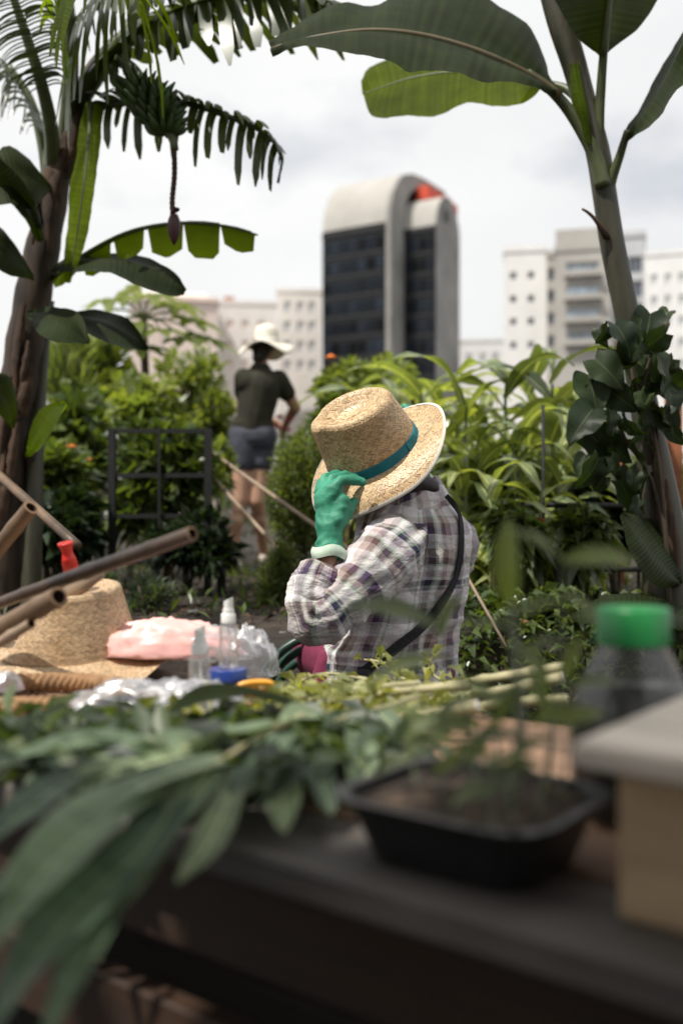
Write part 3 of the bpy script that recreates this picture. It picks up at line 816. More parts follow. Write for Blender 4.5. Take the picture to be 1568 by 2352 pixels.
# ------------------------------------------------------------------ corn plants
def build_corn():
    src = []
    tmpl = thing("corn_plant", "x", "plant")
    for k, (rise, dr) in enumerate(((0.95, 1.0), (0.7, 0.9), (1.2, 1.5), (0.5, 0.75))):
        me = leafgrid(0.56, 0.118, 11, 5, 0.22, rise, dr, 'strap', 0.10, k).mesh("leaf"); me.materials.append(M['corn'])
        src.append(me)
    bpy.data.objects.remove(tmpl)
    spots = [(905, 5.6, 838, "just above the hat crown"), (962, 5.2, 800, "directly right of the tower centre strip"), (1010, 5.6, 850, "above the hat brim"),
             (1062, 4.9, 835, "leaning beside the tower's right corner"), (1112, 5.4, 880, "in the gap before the low pale building"), (1160, 4.8, 770, "with one tall pointed leaf before the white block"),
             (1212, 5.3, 800, "below the white block's windows"), (1262, 4.7, 770, "with a dark upright leaf before the beige apartments"), (1310, 5.2, 830, "nearest the heart leaved vine"),
             (1095, 4.4, 960, "short, at the front of the bank"), (1185, 4.3, 950, "short, left of the thin black post"), (1285, 4.3, 960, "short, right of the thin black post"),
             (1000, 6.5, 880, "furthest back, behind the brim"), (1130, 4.0, 1040, "low, in front beside the shoulder"), (1240, 3.95, 1060, "low, in front of the thin post"), (1060, 4.3, 1030, "low, just behind the shoulder"), (1240, 6.4, 860, "furthest back, behind the post"), (860, 6.2, 880, "beside the marigold bush")]
    rng = random.Random(9)
    for (u, Y, vt, where) in spots:
        x = px(u - CX, Y); zt = CAMZ + px(CY - vt, Y); H = zt - GZ
        r = thing("corn_plant", "sunlit strap leaved corn plant " + where, "plant", (x, Y, GZ), rng.uniform(0, 6.28), "corn plants in the sunlit bank")
        mb = MB(); mb.tube([(0, 0, -.03), (.01, .01, H*.4), (-.01, .02, H*.82)], [.016, .013, .006], 7); obj("stalk", mb.mesh("stalk"), M['stalk'], r)
        n = 13
        for k in range(n):
            t = 0.16 + 0.66 * k / (n - 1)
            a = k * math.pi + rng.uniform(-.8, .8)
            el = 0.2 + 0.9 * t * t
            d = Vector((math.cos(a)*math.cos(el), math.sin(a)*math.cos(el), math.sin(el)*0.4))
            me = rng.choice(src)
            o = bpy.data.objects.new("leaf", me); COL.objects.link(o); o.parent = r
            o.matrix_local = orient((0, 0, H * t), d, s=rng.uniform(.7, 1.05) * min(1.1, H/1.1), roll=rng.uniform(-.3, .3))
build_corn()

# ------------------------------------------------------------------ papaya
def build_papaya():
    c = P(330, 730, 7.6)
    r = thing("papaya_tree", "slender papaya tree with bright lobed leaves over the left bushes", "tree", (c.x, c.y, GZ))
    mb = MB(); mb.tube([Vector(p) for p in spline([(c.x, c.y, GZ - .05), (c.x + .03, c.y, 1.2), (c.x, c.y, c.z)], 8)], [.05, .046, .042, .038, .035, .032, .03, .028], 9)
    obj("trunk", mb, M['twig'], r)
    lm = MB()
    for k in range(7):
        a = (k - 3) * 0.75
        mb2 = leafgrid(.30 - .03*abs(k-3), .13, 7, 3, .25, .1, .25, 'lance', .04, k)
        b0 = len(lm.v)
        for p in mb2.v:
            q = Matrix.Rotation(a, 3, 'Z') @ Vector(p); lm.v.append(tuple(q))
        for f, uv in zip(mb2.f, mb2.uv): lm.face(tuple(b0 + i for i in f), uv)
    me = lm.mesh("leaf"); me.materials.append(M['papaya'])
    rng = random.Random(3)
    for (u, v, dy) in ((255, 690, -.1), (300, 665, .1), (350, 680, -.2), (400, 700, 0), (440, 735, .1), (420, 780, -.2), (370, 760, -.3), (290, 745, -.3), (245, 760, 0), (330, 800, -.2), (462, 775, .2), (230, 720, .2)):
        e = P(u, v, 7.6 + dy); d = e - c
        mb = MB(); mb.tube([Vector(x) for x in spline([c, (c + e)/2 + Vector((0, 0, .05)), e], 6)], [.011, .009, .008, .007, .006, .005], 6)
        pt = obj("petiole", mb, M['stalk'], r)
        o = bpy.data.objects.new("leaf", me); COL.objects.link(o); o.parent = r
        dd = Vector((d.x, d.y - .15, -.12)).normalized()
        o.matrix_local = Matrix.Translation(Vector((0, 0, 0))) @ orient(e - r.location, dd, (0, -.25, 1), rng.uniform(.8, 1.1))
build_papaya()

# ------------------------------------------------------------------ banana leaves
def blade(mid, up, lo, n=40, m=5, rip=0.0012, sag=0.012):
    """blade between three pixel/depth polylines (midrib and both margins)"""
    a, b, c = pline(mid, n), pline(up, n), pline(lo, n)
    mb = MB(); rows = []
    for i in range(n):
        row = []
        for k in range(m, 0, -1):
            t = k / m; row.append(a[i].lerp(b[i], t))
        row.append(a[i])
        for k in range(1, m + 1):
            t = k / m; row.append(a[i].lerp(c[i], t))
        rows.append(row)
    w = 2 * m + 1
    for i in range(n):
        nrm = None
        e = rows[i][0] - rows[i][-1]; t_ = (a[min(i+1, n-1)] - a[max(i-1, 0)])
        nrm = e.cross(t_)
        if nrm.length > 1e-8: nrm.normalize()
        for j in range(w):
            s = abs(j - m) / m
            rows[i][j] = rows[i][j] + nrm * (rip * math.sin(i * 2.1) * s + sag * math.sin(math.pi * s)
                                             + 0.015 * s * mnoise.noise(rows[i][j] * 6))
    mb.grid(rows, lambda i, j: (j / (w - 1), i / (n - 1)))
    return mb
def ribtube(mid, r0, r1, n=24):
    pts = pline(mid, n)
    mb = MB(); mb.tube(pts, [r0 + (r1 - r0)*i/(n-1) for i in range(n)], 8)
    return mb
def torn(mid, Lup, Llo, nstrips, seed, gap=0.25, droop=0.6, lat=None, wide=1.0, tip=True, ragged=.5):
    """wind-torn frond: separate strips hanging from both sides of the midrib"""
    rng = random.Random(seed)
    n = 80
    a = pline(mid, n); mb = MB()
    for side, Ls in ((1, Lup), (-1, Llo)):
        if Ls <= 0: continue
        for k in range(nstrips):
            t0 = k / nstrips; t1 = t0 + (1 - gap * rng.uniform(.3, 1.4)) / nstrips
            i0 = min(n-2, int(t0*(n-1))); i1 = min(n-1, max(i0+1, int(t1*(n-1))))
            p0, p1 = a[i0], a[i1]
            tg = (a[min(n-1, i0+2)] - a[max(0, i0-2)]).normalized()
            la = Vector(lat) if lat is not None else Vector((0, -1, 0.25))
            la = (la - tg * la.dot(tg)).normalized() * side
            prof = math.sin(math.pi * min(1, 0.12 + 0.80*t0)) ** .6
            Lk = Ls * prof * rng.uniform(1 - ragged, 1.08)
            if t0 > .86: Lk *= .45
            rows = []
            g = Vector((rng.uniform(-.12, .12), rng.uniform(-.1, .1), -1))
            dr = droop * rng.uniform(.75, 1.35)
            for q in range(7):
                s = q / 6
                c = la * (Lk * s * (1 - .45*dr*s)) + g * (Lk * dr * s * s * .8) + tg * (Lk * .22 * s)
                w = wide * (1 - .2*s) if q < 6 else wide * rng.uniform(.1, .5)
                mdp = (p0 + p1) / 2; hw = (p1 - p0) / 2 * w
                rows.append([mdp - hw + c, mdp + c + Vector((0, 0, .004*math.sin(s*3))), mdp + hw + c])
            mb.grid(rows, lambda i, j: (j/2, i/6))
    return mb

def build_banana_right():
    YB = 3.5
    r = thing("banana_plant", "young green banana plant with whole leaves and vine wrapped stem on the right", "banana plant", (px(1535 - CX, YB), YB, GZ))
    st = [(1545, 1480, YB), (1532, 1340, YB), (1518, 1180, YB), (1490, 1000, YB), (1455, 800, YB), (1432, 690, YB), (1405, 560, YB), (1388, 450, YB), (1372, 350, YB), (1345, 250, YB), (1312, 130, YB), (1270, 10, YB), (1238, -90, YB), (1215, -180, YB)]
    rad = [.095, .088, .075, .062, .05, .045, .043, .043, .042, .042, .041, .044, .03, .015]
    n = 60
    mb = MB(); mb.tube(pline(st, n), [float(x[0]) for x in spline([(q, i) for i, q in enumerate(rad)], n)], 16)
    obj("trunk", mb, M['stemR'], r)
    # leaf petioles running into the stem
    def pet(pts, r0, r1, m='rib_green'): obj("petiole", ribtube(pts, r0, r1, 26), M[m], r)
    pet([(1385, 430, YB - .03), (1362, 350, YB - .03), (1310, 260, YB - .04), (1262, 205, YB - .06), (1210, 168, YB - .1)], .030, .016)
    pet([(1372, 330, YB + .03), (1340, 250, YB + .05), (1300, 205, YB + .1), (1240, 190, YB + .15)], .026, .012)
    pet([(1384, 420, YB), (1375, 300, YB - .02), (1380, 190, YB - .05), (1388, 90, YB - .1), (1402, -30, YB - .15)], .022, .011)
    pet([(1393, 480, YB), (1402, 420, YB - .02), (1425, 350, YB - .06), (1440, 300, YB - .1)], .022, .012)
    # the great leaf arching to the left
    mid = [(1285, 218, YB - .05), (1235, 185, YB - .08), (1160, 145, YB - .15), (1070, 108, YB - .22), (960, 78, YB - .28), (850, 68, YB - .3), (740, 80, YB - .3), (660, 98, YB - .28), (622, 110, YB - .26)]
    up = [(1290, 214, YB - .04), (1262, 180, YB + .05), (1248, 125, YB + .12), (1215, 62, YB + .15), (1160, 18, YB + .16), (1060, -28, YB + .14), (930, -22, YB + .1), (860, 14, YB), (780, 6, YB - .08), (690, 48, YB - .16), (618, 92, YB - .25)]
    lo = [(1280, 222, YB - .06), (1235, 205, YB - .2), (1180, 188, YB - .32), (1110, 192, YB - .42), (1050, 168, YB - .5), (985, 162, YB - .52), (935, 166, YB - .54), (900, 143, YB - .52), (800, 119, YB - .46), (700, 108, YB - .36), (627, 132, YB - .27)]
    obj("leaf_blade", blade(mid, up, lo, 46), M['banana'], r)
    obj("midrib", ribtube([(a, b + 2, c - .012) for a, b, c in mid], .017, .004, 30), M['rib'], r)
    # thin sunlit leaf behind it
    mid = [(1250, 196, YB + .2), (1150, 172, YB + .45), (1050, 165, YB + .6), (950, 178, YB + .7), (880, 200, YB + .72), (832, 216, YB + .72)]
    up = [(1252, 192, YB + .22), (1150, 120, YB + .7), (1050, 100, YB + .9), (930, 118, YB + .95), (850, 155, YB + .85), (829, 186, YB + .74)]
    lo = [(1246, 200, YB + .18), (1205, 232, YB + .25), (1135, 246, YB + .32), (1075, 240, YB + .38), (1010, 262, YB + .45), (940, 264, YB + .5), (880, 272, YB + .55), (850, 264, YB + .6), (836, 225, YB + .7)]
    obj("leaf_blade", blade(mid, up, lo, 40), M['banana_bright'], r)
    obj("midrib", ribtube(mid, .009, .003, 24), M['rib_green'], r)
    # leaf leaving the frame at the top right
    mid = [(1381, 128, YB - .08), (1390, 60, YB - .12), (1404, -40, YB - .16), (1425, -170, YB - .2), (1440, -300, YB - .22)]
    up = [(1376, 126, YB - .08), (1325, 84, YB - .2), (1282, 22, YB - .28), (1255, -60, YB - .32), (1270, -180, YB - .34), (1330, -290, YB - .3)]
    lo = [(1388, 128, YB - .07), (1440, 82, YB + .05), (1484, 36, YB + .1), (1525, -30, YB + .12), (1560, -160, YB + .1), (1500, -300, YB - .05)]
    obj("leaf_blade", blade(mid, up, lo, 30), M['banana'], r)
    obj("midrib", ribtube([(a, b, c - .012) for a, b, c in mid], .011, .005, 20), M['rib_green'], r)
    # leaf bending out of the right edge
    mid = [(1432, 322, YB - .08), (1452, 288, YB - .1), (1490, 240, YB - .15), (1530, 175, YB - .2), (1575, 90, YB - .26), (1640, 10, YB - .3), (1720, -30, YB - .35)]
    up = [(1430, 318, YB - .07), (1442, 282, YB), (1478, 225, YB + .05), (1520, 150, YB + .05), (1572, 58, YB), (1640, -60, YB - .1), (1720, -40, YB - .34)]
    lo = [(1436, 326, YB - .09), (1482, 300, YB - .25), (1522, 262, YB - .35), (1545, 215, YB - .4), (1580, 180, YB - .45), (1650, 120, YB - .45), (1722, -20, YB - .36)]
    obj("leaf_blade", blade(mid, up, lo, 30), M['banana'], r)
    # young sheath and a dried stub
    mid = [(1350, 330, YB - .06), (1335, 240, YB - .07), (1322, 150, YB - .05)]
    obj("sheath", blade(mid, [(1365, 330, YB-.04), (1345, 240, YB-.03), (1325, 140, YB-.04)], [(1340, 325, YB-.04), (1312, 235, YB-.05), (1308, 150, YB-.04)], 16), M['banana_bright'], r)
    mb = MB(); mb.tube(pline([(1392, 545, YB - .04), (1372, 512, YB - .06), (1352, 490, YB - .07), (1336, 480, YB - .08)], 8), [.014, .013, .011, .009, .007, .006, .005, .004], 7); obj("dry_sheath", mb, M['sheath'], r)
    for k, (u, v, w) in enumerate(((1520, 1180, 26), (1498, 1060, 22), (1535, 1260, 26), (1508, 1120, 20))):
        mb = blade([(u, v - 80, YB - .09), (u + 8, v, YB - .10), (u + 12, v + 90, YB - .09)], [(u - w*.5, v - 80, YB - .08), (u - w*.6, v, YB - .085), (u, v + 90, YB - .08)], [(u + w*.5, v - 78, YB - .08), (u + w, v, YB - .09), (u + w, v + 86, YB - .08)], 12, 3)
        obj("dry_sheath", mb, M['sheath'], r)
    # two low side leaves
    mid = [(1560, 1340, YB - .1), (1520, 1290, YB - .2), (1470, 1235, YB - .3), (1422, 1182, YB - .35)]
    obj("leaf_blade", blade(mid, [(1562, 1335, YB - .1), (1560, 1250, YB + .1), (1500, 1195, YB), (1424, 1178, YB - .34)], [(1555, 1345, YB-.1), (1510, 1345, YB - .3), (1452, 1280, YB - .42), (1420, 1186, YB - .36)], 20), M['banana'], r)
    mid = [(1580, 1420, YB - .2), (1490, 1392, YB - .3), (1400, 1388, YB - .4), (1310, 1420, YB - .45)]
    obj("leaf_blade", blade(mid, [(1580, 1400, YB - .1), (1490, 1372, YB - .05), (1400, 1368, YB - .15), (1308, 1415, YB - .44)], [(1580, 1450, YB-.3), (1490, 1440, YB - .6), (1400, 1432, YB - .65), (1312, 1424, YB - .46)], 20), M['banana'], r)
build_banana_right()

def build_vine():
    YB = 3.38
    r = thing("climbing_vine", "dark heart leaved vine climbing the young banana stem", "vine", (px(1500 - CX, YB), YB, GZ))
    mb = MB()
    mb.tube(pline([(1540, 1440, 3.4), (1525, 1200, 3.36), (1500, 1000, 3.37), (1455, 880, 3.38), (1440, 760, 3.4)], 24), .008, 6)
    mb.tube(pline([(1545, 1440, 3.42), (1500, 1120, 3.38), (1430, 1000, 3.35), (1400, 880, 3.34), (1420, 770, 3.36)], 24), .007, 6)
    mb.tube(pline([(1470, 900, 3.36), (1500, 800, 3.34), (1530, 740, 3.33)], 12), .006, 6)
    obj("stem", mb, M['twig'], r)
    me = leafgrid(0.13, 0.102, 9, 7, 0.28, 0.05, 0.5, 'heart', 0.09, 1).mesh("leaf"); me.materials.append(M['vine'])
    rng = random.Random(21)
    spots = [(1375, 780), (1410, 770), (1450, 790), (1492, 745), (1525, 790), (1545, 850), (1500, 830), (1460, 850), (1395, 830), (1365, 850), (1425, 850), (1355, 905), (1390, 910), (1440, 910), (1490, 900), (1530, 905), (1360, 965), (1400, 970), (1350, 1010), (1385, 1030), (1430, 985), (1475, 970), (1440, 1050), (1480, 1040), (1400, 1075), (1455, 1110), (1340, 950), (1515, 960), (1420, 1130), (1495, 1110), (1535, 740), (1385, 1120), (1345, 1070), (1470, 1175)]
    spots += [(rng.uniform(1350, 1540), rng.uniform(760, 1100)) for _ in range(16)]
    for (u, v) in spots:
        Y = YB + rng.uniform(-.14, .05)
        d = Vector((rng.uniform(-1, 1), rng.uniform(-.8, .5), -.8)); up = (rng.uniform(-1, 1), -.7, rng.uniform(-.2, 1.2))
        o = bpy.data.objects.new("leaf", me); COL.objects.link(o); o.parent = r
        o.matrix_local = orient(P(u, v - 25, Y) - r.location, d, up, rng.uniform(.5, 1.2), rng.uniform(-.9, .9))
build_vine()

def build_banana_left():
    YB = 4.2
    r = thing("banana_plant", "tall banana plant with brown peeling trunk, torn fronds and hanging fruit on the left", "banana plant", (px(5 - CX, YB), YB, GZ))
    st = [(0, 1440, YB), (8, 1200, YB), (30, 1000, YB), (62, 760, YB), (105, 540, YB), (145, 360, YB), (190, 215, YB), (232, 140, YB), (280, 90, YB)]
    rad = [.098, .092, .085, .080, .075, .070, .054, .042, .032]
    n = 50
    mb = MB(); pts = pline(st, n); rs = [float(x[0]) for x in spline([(q, i) for i, q in enumerate(rad)], n)]
    mb.tube(pts, [q * (1 + .05*math.sin(i*1.7)) for i, q in enumerate(rs)], 18)
    obj("trunk", mb, M['stemL'], r)
    mb = MB(); mb.tube(pline([(70, 1440, YB - .05), (78, 1200, YB - .05), (84, 1000, YB), (100, 780, YB + .05), (112, 690, YB + .05)], 16), [.045 - .0012*i for i in range(16)], 9); obj("side_shoot", mb, M['stemR'], r)
    rng = random.Random(8)
    for k in range(16):
        i = rng.randint(8, 40); p = pts[i]; rr = rs[i] + .012
        u = CX + p.x / p.y * F; v = CY - (p.z - CAMZ) / p.y * F
        a = rng.uniform(-1, 1); o_ = a * rr / YB * F * .95; yy = YB - rr * math.sqrt(max(.05, 1 - a*a)) - .01
        ln = rng.uniform(50, 120); w = rng.uniform(9, 20)
        mb = blade([(u + o_ + ln*.15, v - ln, yy), (u + o_, v, yy - .03), (u + o_ - rng.uniform(0, 20), v + ln, yy - .01)],
                   [(u + o_ + ln*.15 - w*.5, v - ln, yy + .01), (u + o_ - w, v, yy), (u + o_ - w*.4, v + ln*.9, yy)],
                   [(u + o_ + ln*.15 + w*.5, v - ln, yy + .01), (u + o_ + w, v + 5, yy), (u + o_ + w*.3, v + ln*.95, yy)], 12, 2, .008)
        obj("dry_sheath", mb, M['sheath'], r)
    def pet(pts_, r0, r1): obj("petiole", ribtube(pts_, r0, r1, 24), M['rib_green'], r)
    pet([(150, 360, YB), (160, 220, YB - .1), (165, 100, YB - .2), (150, -60, YB - .3)], .04, .02)
    pet([(125, 430, YB), (118, 300, YB - .15), (95, 190, YB - .25), (60, 80, YB - .3), (20, -40, YB - .35)], .035, .014)
    pet([(115, 470, YB + .05), (100, 340, YB + .1), (70, 230, YB + .1), (20, 150, YB + .1)], .03, .014)
    pet([(180, 230, YB - .05), (250, 130, YB - .2), (330, 62, YB - .3), (420, 18, YB - .35), (520, 0, YB - .4)], .045, .018)
    pet([(185, 225, YB + .05), (240, 150, YB), (300, 60, YB), (350, -60, YB)], .04, .02)
    # long green leaf hanging in front of the trunk
    mid = [(212, 238, YB - .2), (205, 330, YB - .24), (192, 450, YB - .25), (175, 560, YB - .22), (158, 650, YB - .18)]
    obj("leaf_blade", blade(mid, [(196, 236, YB - .2), (178, 330, YB - .18), (160, 450, YB - .15), (150, 560, YB - .14), (152, 650, YB - .17)], [(236, 246, YB - .2), (228, 330, YB - .32), (214, 450, YB - .34), (196, 560, YB - .3), (166, 650, YB - .2)], 30), M['banana_bright'], r, label="long whole green leaf hanging beside the trunk")
    obj("midrib", ribtube(mid, .012, .004), M['rib_green'], r)
    # torn frond reaching right, tip hanging
    mid = [(180, 250, YB), (245, 242, YB - .1), (330, 232, YB - .25), (420, 236, YB - .35), (510, 262, YB - .4), (590, 296, YB - .42), (632, 330, YB - .42), (648, 362, YB - .42), (638, 420, YB - .42)]
    obj("torn_frond", torn(mid, .19, .10, 24, 5, .24, .85, (0, -.55, -.9)), M['banana_old'], r)
    obj("torn_frond", torn([(q[0], q[1], q[2] + .02) for q in mid], .30, .02, 30, 6, .12, .45, (0, -1, .1)), M['banana_old'], r)
    obj("midrib", ribtube(mid, .018, .005, 40), M['rib_green'], r)
    # leaf below with clean tears
    mid = [(120, 640, YB), (190, 590, YB - .1), (270, 545, YB - .2), (340, 522, YB - .25), (430, 512, YB - .3), (520, 520, YB - .3), (592, 540, YB - .3)]
    obj("torn_frond", torn(mid, .14, .03, 6, 12, .13, .40, (0, -.5, -.9), ragged=.32, wide=1.0), M['banana_bright'], r)
    obj("torn_frond", torn(mid, .05, .0, 6, 13, .06, .3, (0, .9, .5), ragged=.1), M['banana'], r)
    obj("midrib", ribtube(mid, .014, .004), M['rib_green'], r)
    mid = [(110, 620, YB - .1), (170, 598, YB - .2), (250, 594, YB - .3), (320, 606, YB - .35), (380, 632, YB - .38), (428, 664, YB - .38)]
    obj("leaf_blade", blade(mid, [(110, 616, YB-.1), (170, 585, YB - .1), (250, 582, YB - .12), (330, 588, YB - .2), (395, 620, YB - .3), (430, 662, YB - .38)], [(110, 624, YB-.1), (180, 622, YB - .35), (250, 628, YB - .5), (320, 660, YB - .55), (380, 676, YB - .52), (424, 674, YB - .4)], 26), M['banana'], r)
    # shredded crown at the top
    mid = [(230, 150, YB - .15), (330, 62, YB - .3), (430, 14, YB - .4), (540, -10, YB - .45), (660, -14, YB - .5), (780, 10, YB - .55), (840, 40, YB - .55)]
    obj("torn_frond", torn(mid, .34, .27, 17, 15, .16, .70, (0, -.7, -.6)), M['banana_old'], r)
    obj("torn_frond", torn(mid, .46, .30, 22, 16, .08, .40, (0, 1, .15)), M['banana_old'], r)
    obj("midrib", ribtube(mid, .02, .006, 40), M['rib_green'], r)
    mid = [(160, 150, YB - .1), (170, 60, YB - .3), (230, -10, YB - .5), (320, -40, YB - .6), (400, -20, YB - .7)]
    obj("torn_frond", torn(mid, .42, .40, 22, 17, .12, .85, (.1, -.6, -.6)), M['banana_old'], r)
    mid = [(150, 110, YB - .3), (130, 10, YB - .5), (170, -60, YB - .7), (260, -60, YB - .9), (330, 10, YB - 1.0)]
    obj("torn_frond", torn(mid, .34, .42, 20, 18, .12, .8, (.3, -.6, -.4)), M['banana_bright'], r)
    # drier palm-like frond in the corner
    mid = [(108, 200, YB - .3), (85, 120, YB - .35), (60, 40, YB - .4), (30, -40, YB - .45), (0, -110, YB - .45)]
    obj("torn_frond", torn(mid, .20, .20, 36, 19, .5, .5, (1, -.2, .1), ragged=.2), M['banana_old'], r)
    mid = [(95, 300, YB), (60, 210, YB + .1), (20, 150, YB + .1), (-40, 120, YB + .1), (-110, 140, YB + .1)]
    obj("torn_frond", torn(mid, .28, .30, 30, 20, .35, .9, (0, -.8, -.4)), M['banana_old'], r)
    # side leaves at the left edge
    for (mm, uu, ll, mt) in (
        ([(110, 430, YB - .1), (60, 400, YB - .3), (10, 420, YB - .4), (-50, 480, YB - .45)], [(110, 425, YB-.1), (55, 360, YB - .2), (0, 340, YB - .3), (-52, 476, YB - .44)], [(112, 440, YB - .1), (74, 480, YB - .4), (20, 470, YB - .5), (-46, 490, YB - .46)], 'banana'),
        ([(95, 560, YB - .1), (60, 470, YB - .4), (20, 400, YB - .5), (-30, 340, YB - .55)], [(88, 560, YB - .1), (35, 480, YB - .3), (0, 440, YB - .4), (-34, 346, YB - .54)], [(100, 556, YB - .1), (85, 480, YB - .5), (45, 400, YB - .6), (-26, 336, YB - .56)], 'banana'),
        ([(70, 640, YB - .1), (30, 580, YB - .3), (-10, 560, YB - .4), (-60, 580, YB - .4)], [(70, 636, YB-.1), (30, 555, YB - .2), (-10, 520, YB - .3), (-62, 576, YB - .4)], [(72, 646, YB-.1), (20, 630, YB - .4), (-20, 610, YB - .5), (-58, 586, YB - .4)], 'banana'),
        ([(60, 720, YB - .2), (110, 720, YB - .35), (160, 745, YB - .45), (205, 785, YB - .5)], [(62, 715, YB-.2), (120, 700, YB - .25), (180, 720, YB - .35), (208, 782, YB - .5)], [(60, 726, YB - .2), (95, 770, YB - .5), (140, 790, YB - .6), (202, 790, YB - .5)], 'banana'),
        ([(150, 730, YB - .1), (220, 735, YB - .2), (290, 765, YB - .3), (340, 800, YB - .3)], [(150, 725, YB-.1), (230, 712, YB - .05), (300, 740, YB - .2), (342, 797, YB - .3)], [(150, 738, YB-.1), (210, 770, YB - .35), (280, 795, YB - .42), (336, 804, YB - .31)], 'banana'),
        ([(30, 980, YB - .2), (20, 930, YB - .3), (-5, 890, YB - .35), (-40, 860, YB - .4)], [(32, 980, YB-.2), (42, 920, YB - .25), (20, 865, YB - .3), (-38, 854, YB - .4)], [(26, 984, YB-.2), (0, 950, YB - .35), (-25, 920, YB - .4), (-44, 866, YB - .4)], 'banana'),
        ([(60, 1050, YB - .3), (85, 1000, YB - .4), (110, 960, YB - .45), (150, 925, YB - .45)], [(58, 1046, YB-.3), (70, 985, YB - .35), (100, 940, YB - .38), (148, 922, YB - .45)], [(64, 1054, YB-.3), (104, 1015, YB - .5), (130, 975, YB - .52), (153, 928, YB - .46)], 'banana_bright')):
        obj("leaf_blade", blade(mm, uu, ll, 18), M[mt], r)
    # fruit bunch, rachis and flower bud
    Yf = YB - .5
    mb = MB(); mb.tube(pline([(245, 130, YB - .1), (295, 150, YB - .35), (325, 185, Yf), (352, 225, Yf), (375, 280, Yf), (396, 318, Yf), (402, 345, Yf)], 24), [.026 - .0005*i for i in range(24)], 9); obj("fruit_stalk", mb, M['rib_green'], r)
    mb = MB(); pr = pline([(400, 335, Yf), (401, 400, Yf), (396, 460, Yf), (398, 500, Yf)], 30)
    mb.tube(pr, [.009 + .002*(i % 2) for i in range(30)], 8); obj("rachis", mb, M['sheath'], r)
    c = P(400, 520, Yf); k = px(1, Yf)
    mb = MB(); mb.lathe([(.001, 30*k), (9*k, 27*k), (14*k, 14*k), (16*k, 0), (13*k, -18*k), (7*k, -34*k), (.001, -44*k)], c, 14); bd = obj("flower_bud", mb, M['bud'], r)
    mb = MB(); mb.grid([[c + Vector((-4*k, -15*k, 26*k)), c + Vector((10*k, -13*k, 28*k))], [c + Vector((2*k, -22*k, 30*k)), c + Vector((16*k, -18*k, 31*k))], [c + Vector((6*k, -24*k, 38*k)), c + Vector((16*k, -20*k, 36*k))]]); obj("bract", mb, M['bud'], bd)
    fm = MB(); fm.tube([Vector(x) for x in spline([(0, 0, 0), (.035, 0, .004), (.075, 0, .03), (.10, 0, .065)], 9)], [.006, .011, .014, .0155, .0155, .015, .012, .007, .003], 7)
    fme = fm.mesh("banana"); fme.materials.append(M['fruit'])
    bl = MB(); bl.tube(pline([(330, 205, Yf), (356, 245, Yf), (376, 300, Yf)], 8), .02, 8); bn = obj("fruit_bunch", bl, M['rib_green'], r)
    rng = random.Random(31)
    for h in range(7):
        t = h / 6
        q = P(318 + 62*t, 196 + 104*t, Yf)
        for j in range(12):
            a = j / 12 * 2 * math.pi + h * .26
            d = Vector((math.cos(a), math.sin(a), -.25))
            o = bpy.data.objects.new("banana", fme); COL.objects.link(o); o.parent = bn
            o.matrix_local = orient(q - r.location, d, (0, 0, 1), rng.uniform(.85, 1.1) * (.62 + .42*math.sin(math.pi*(.2 + .65*t))), rng.uniform(-.15, .15))
build_banana_left()

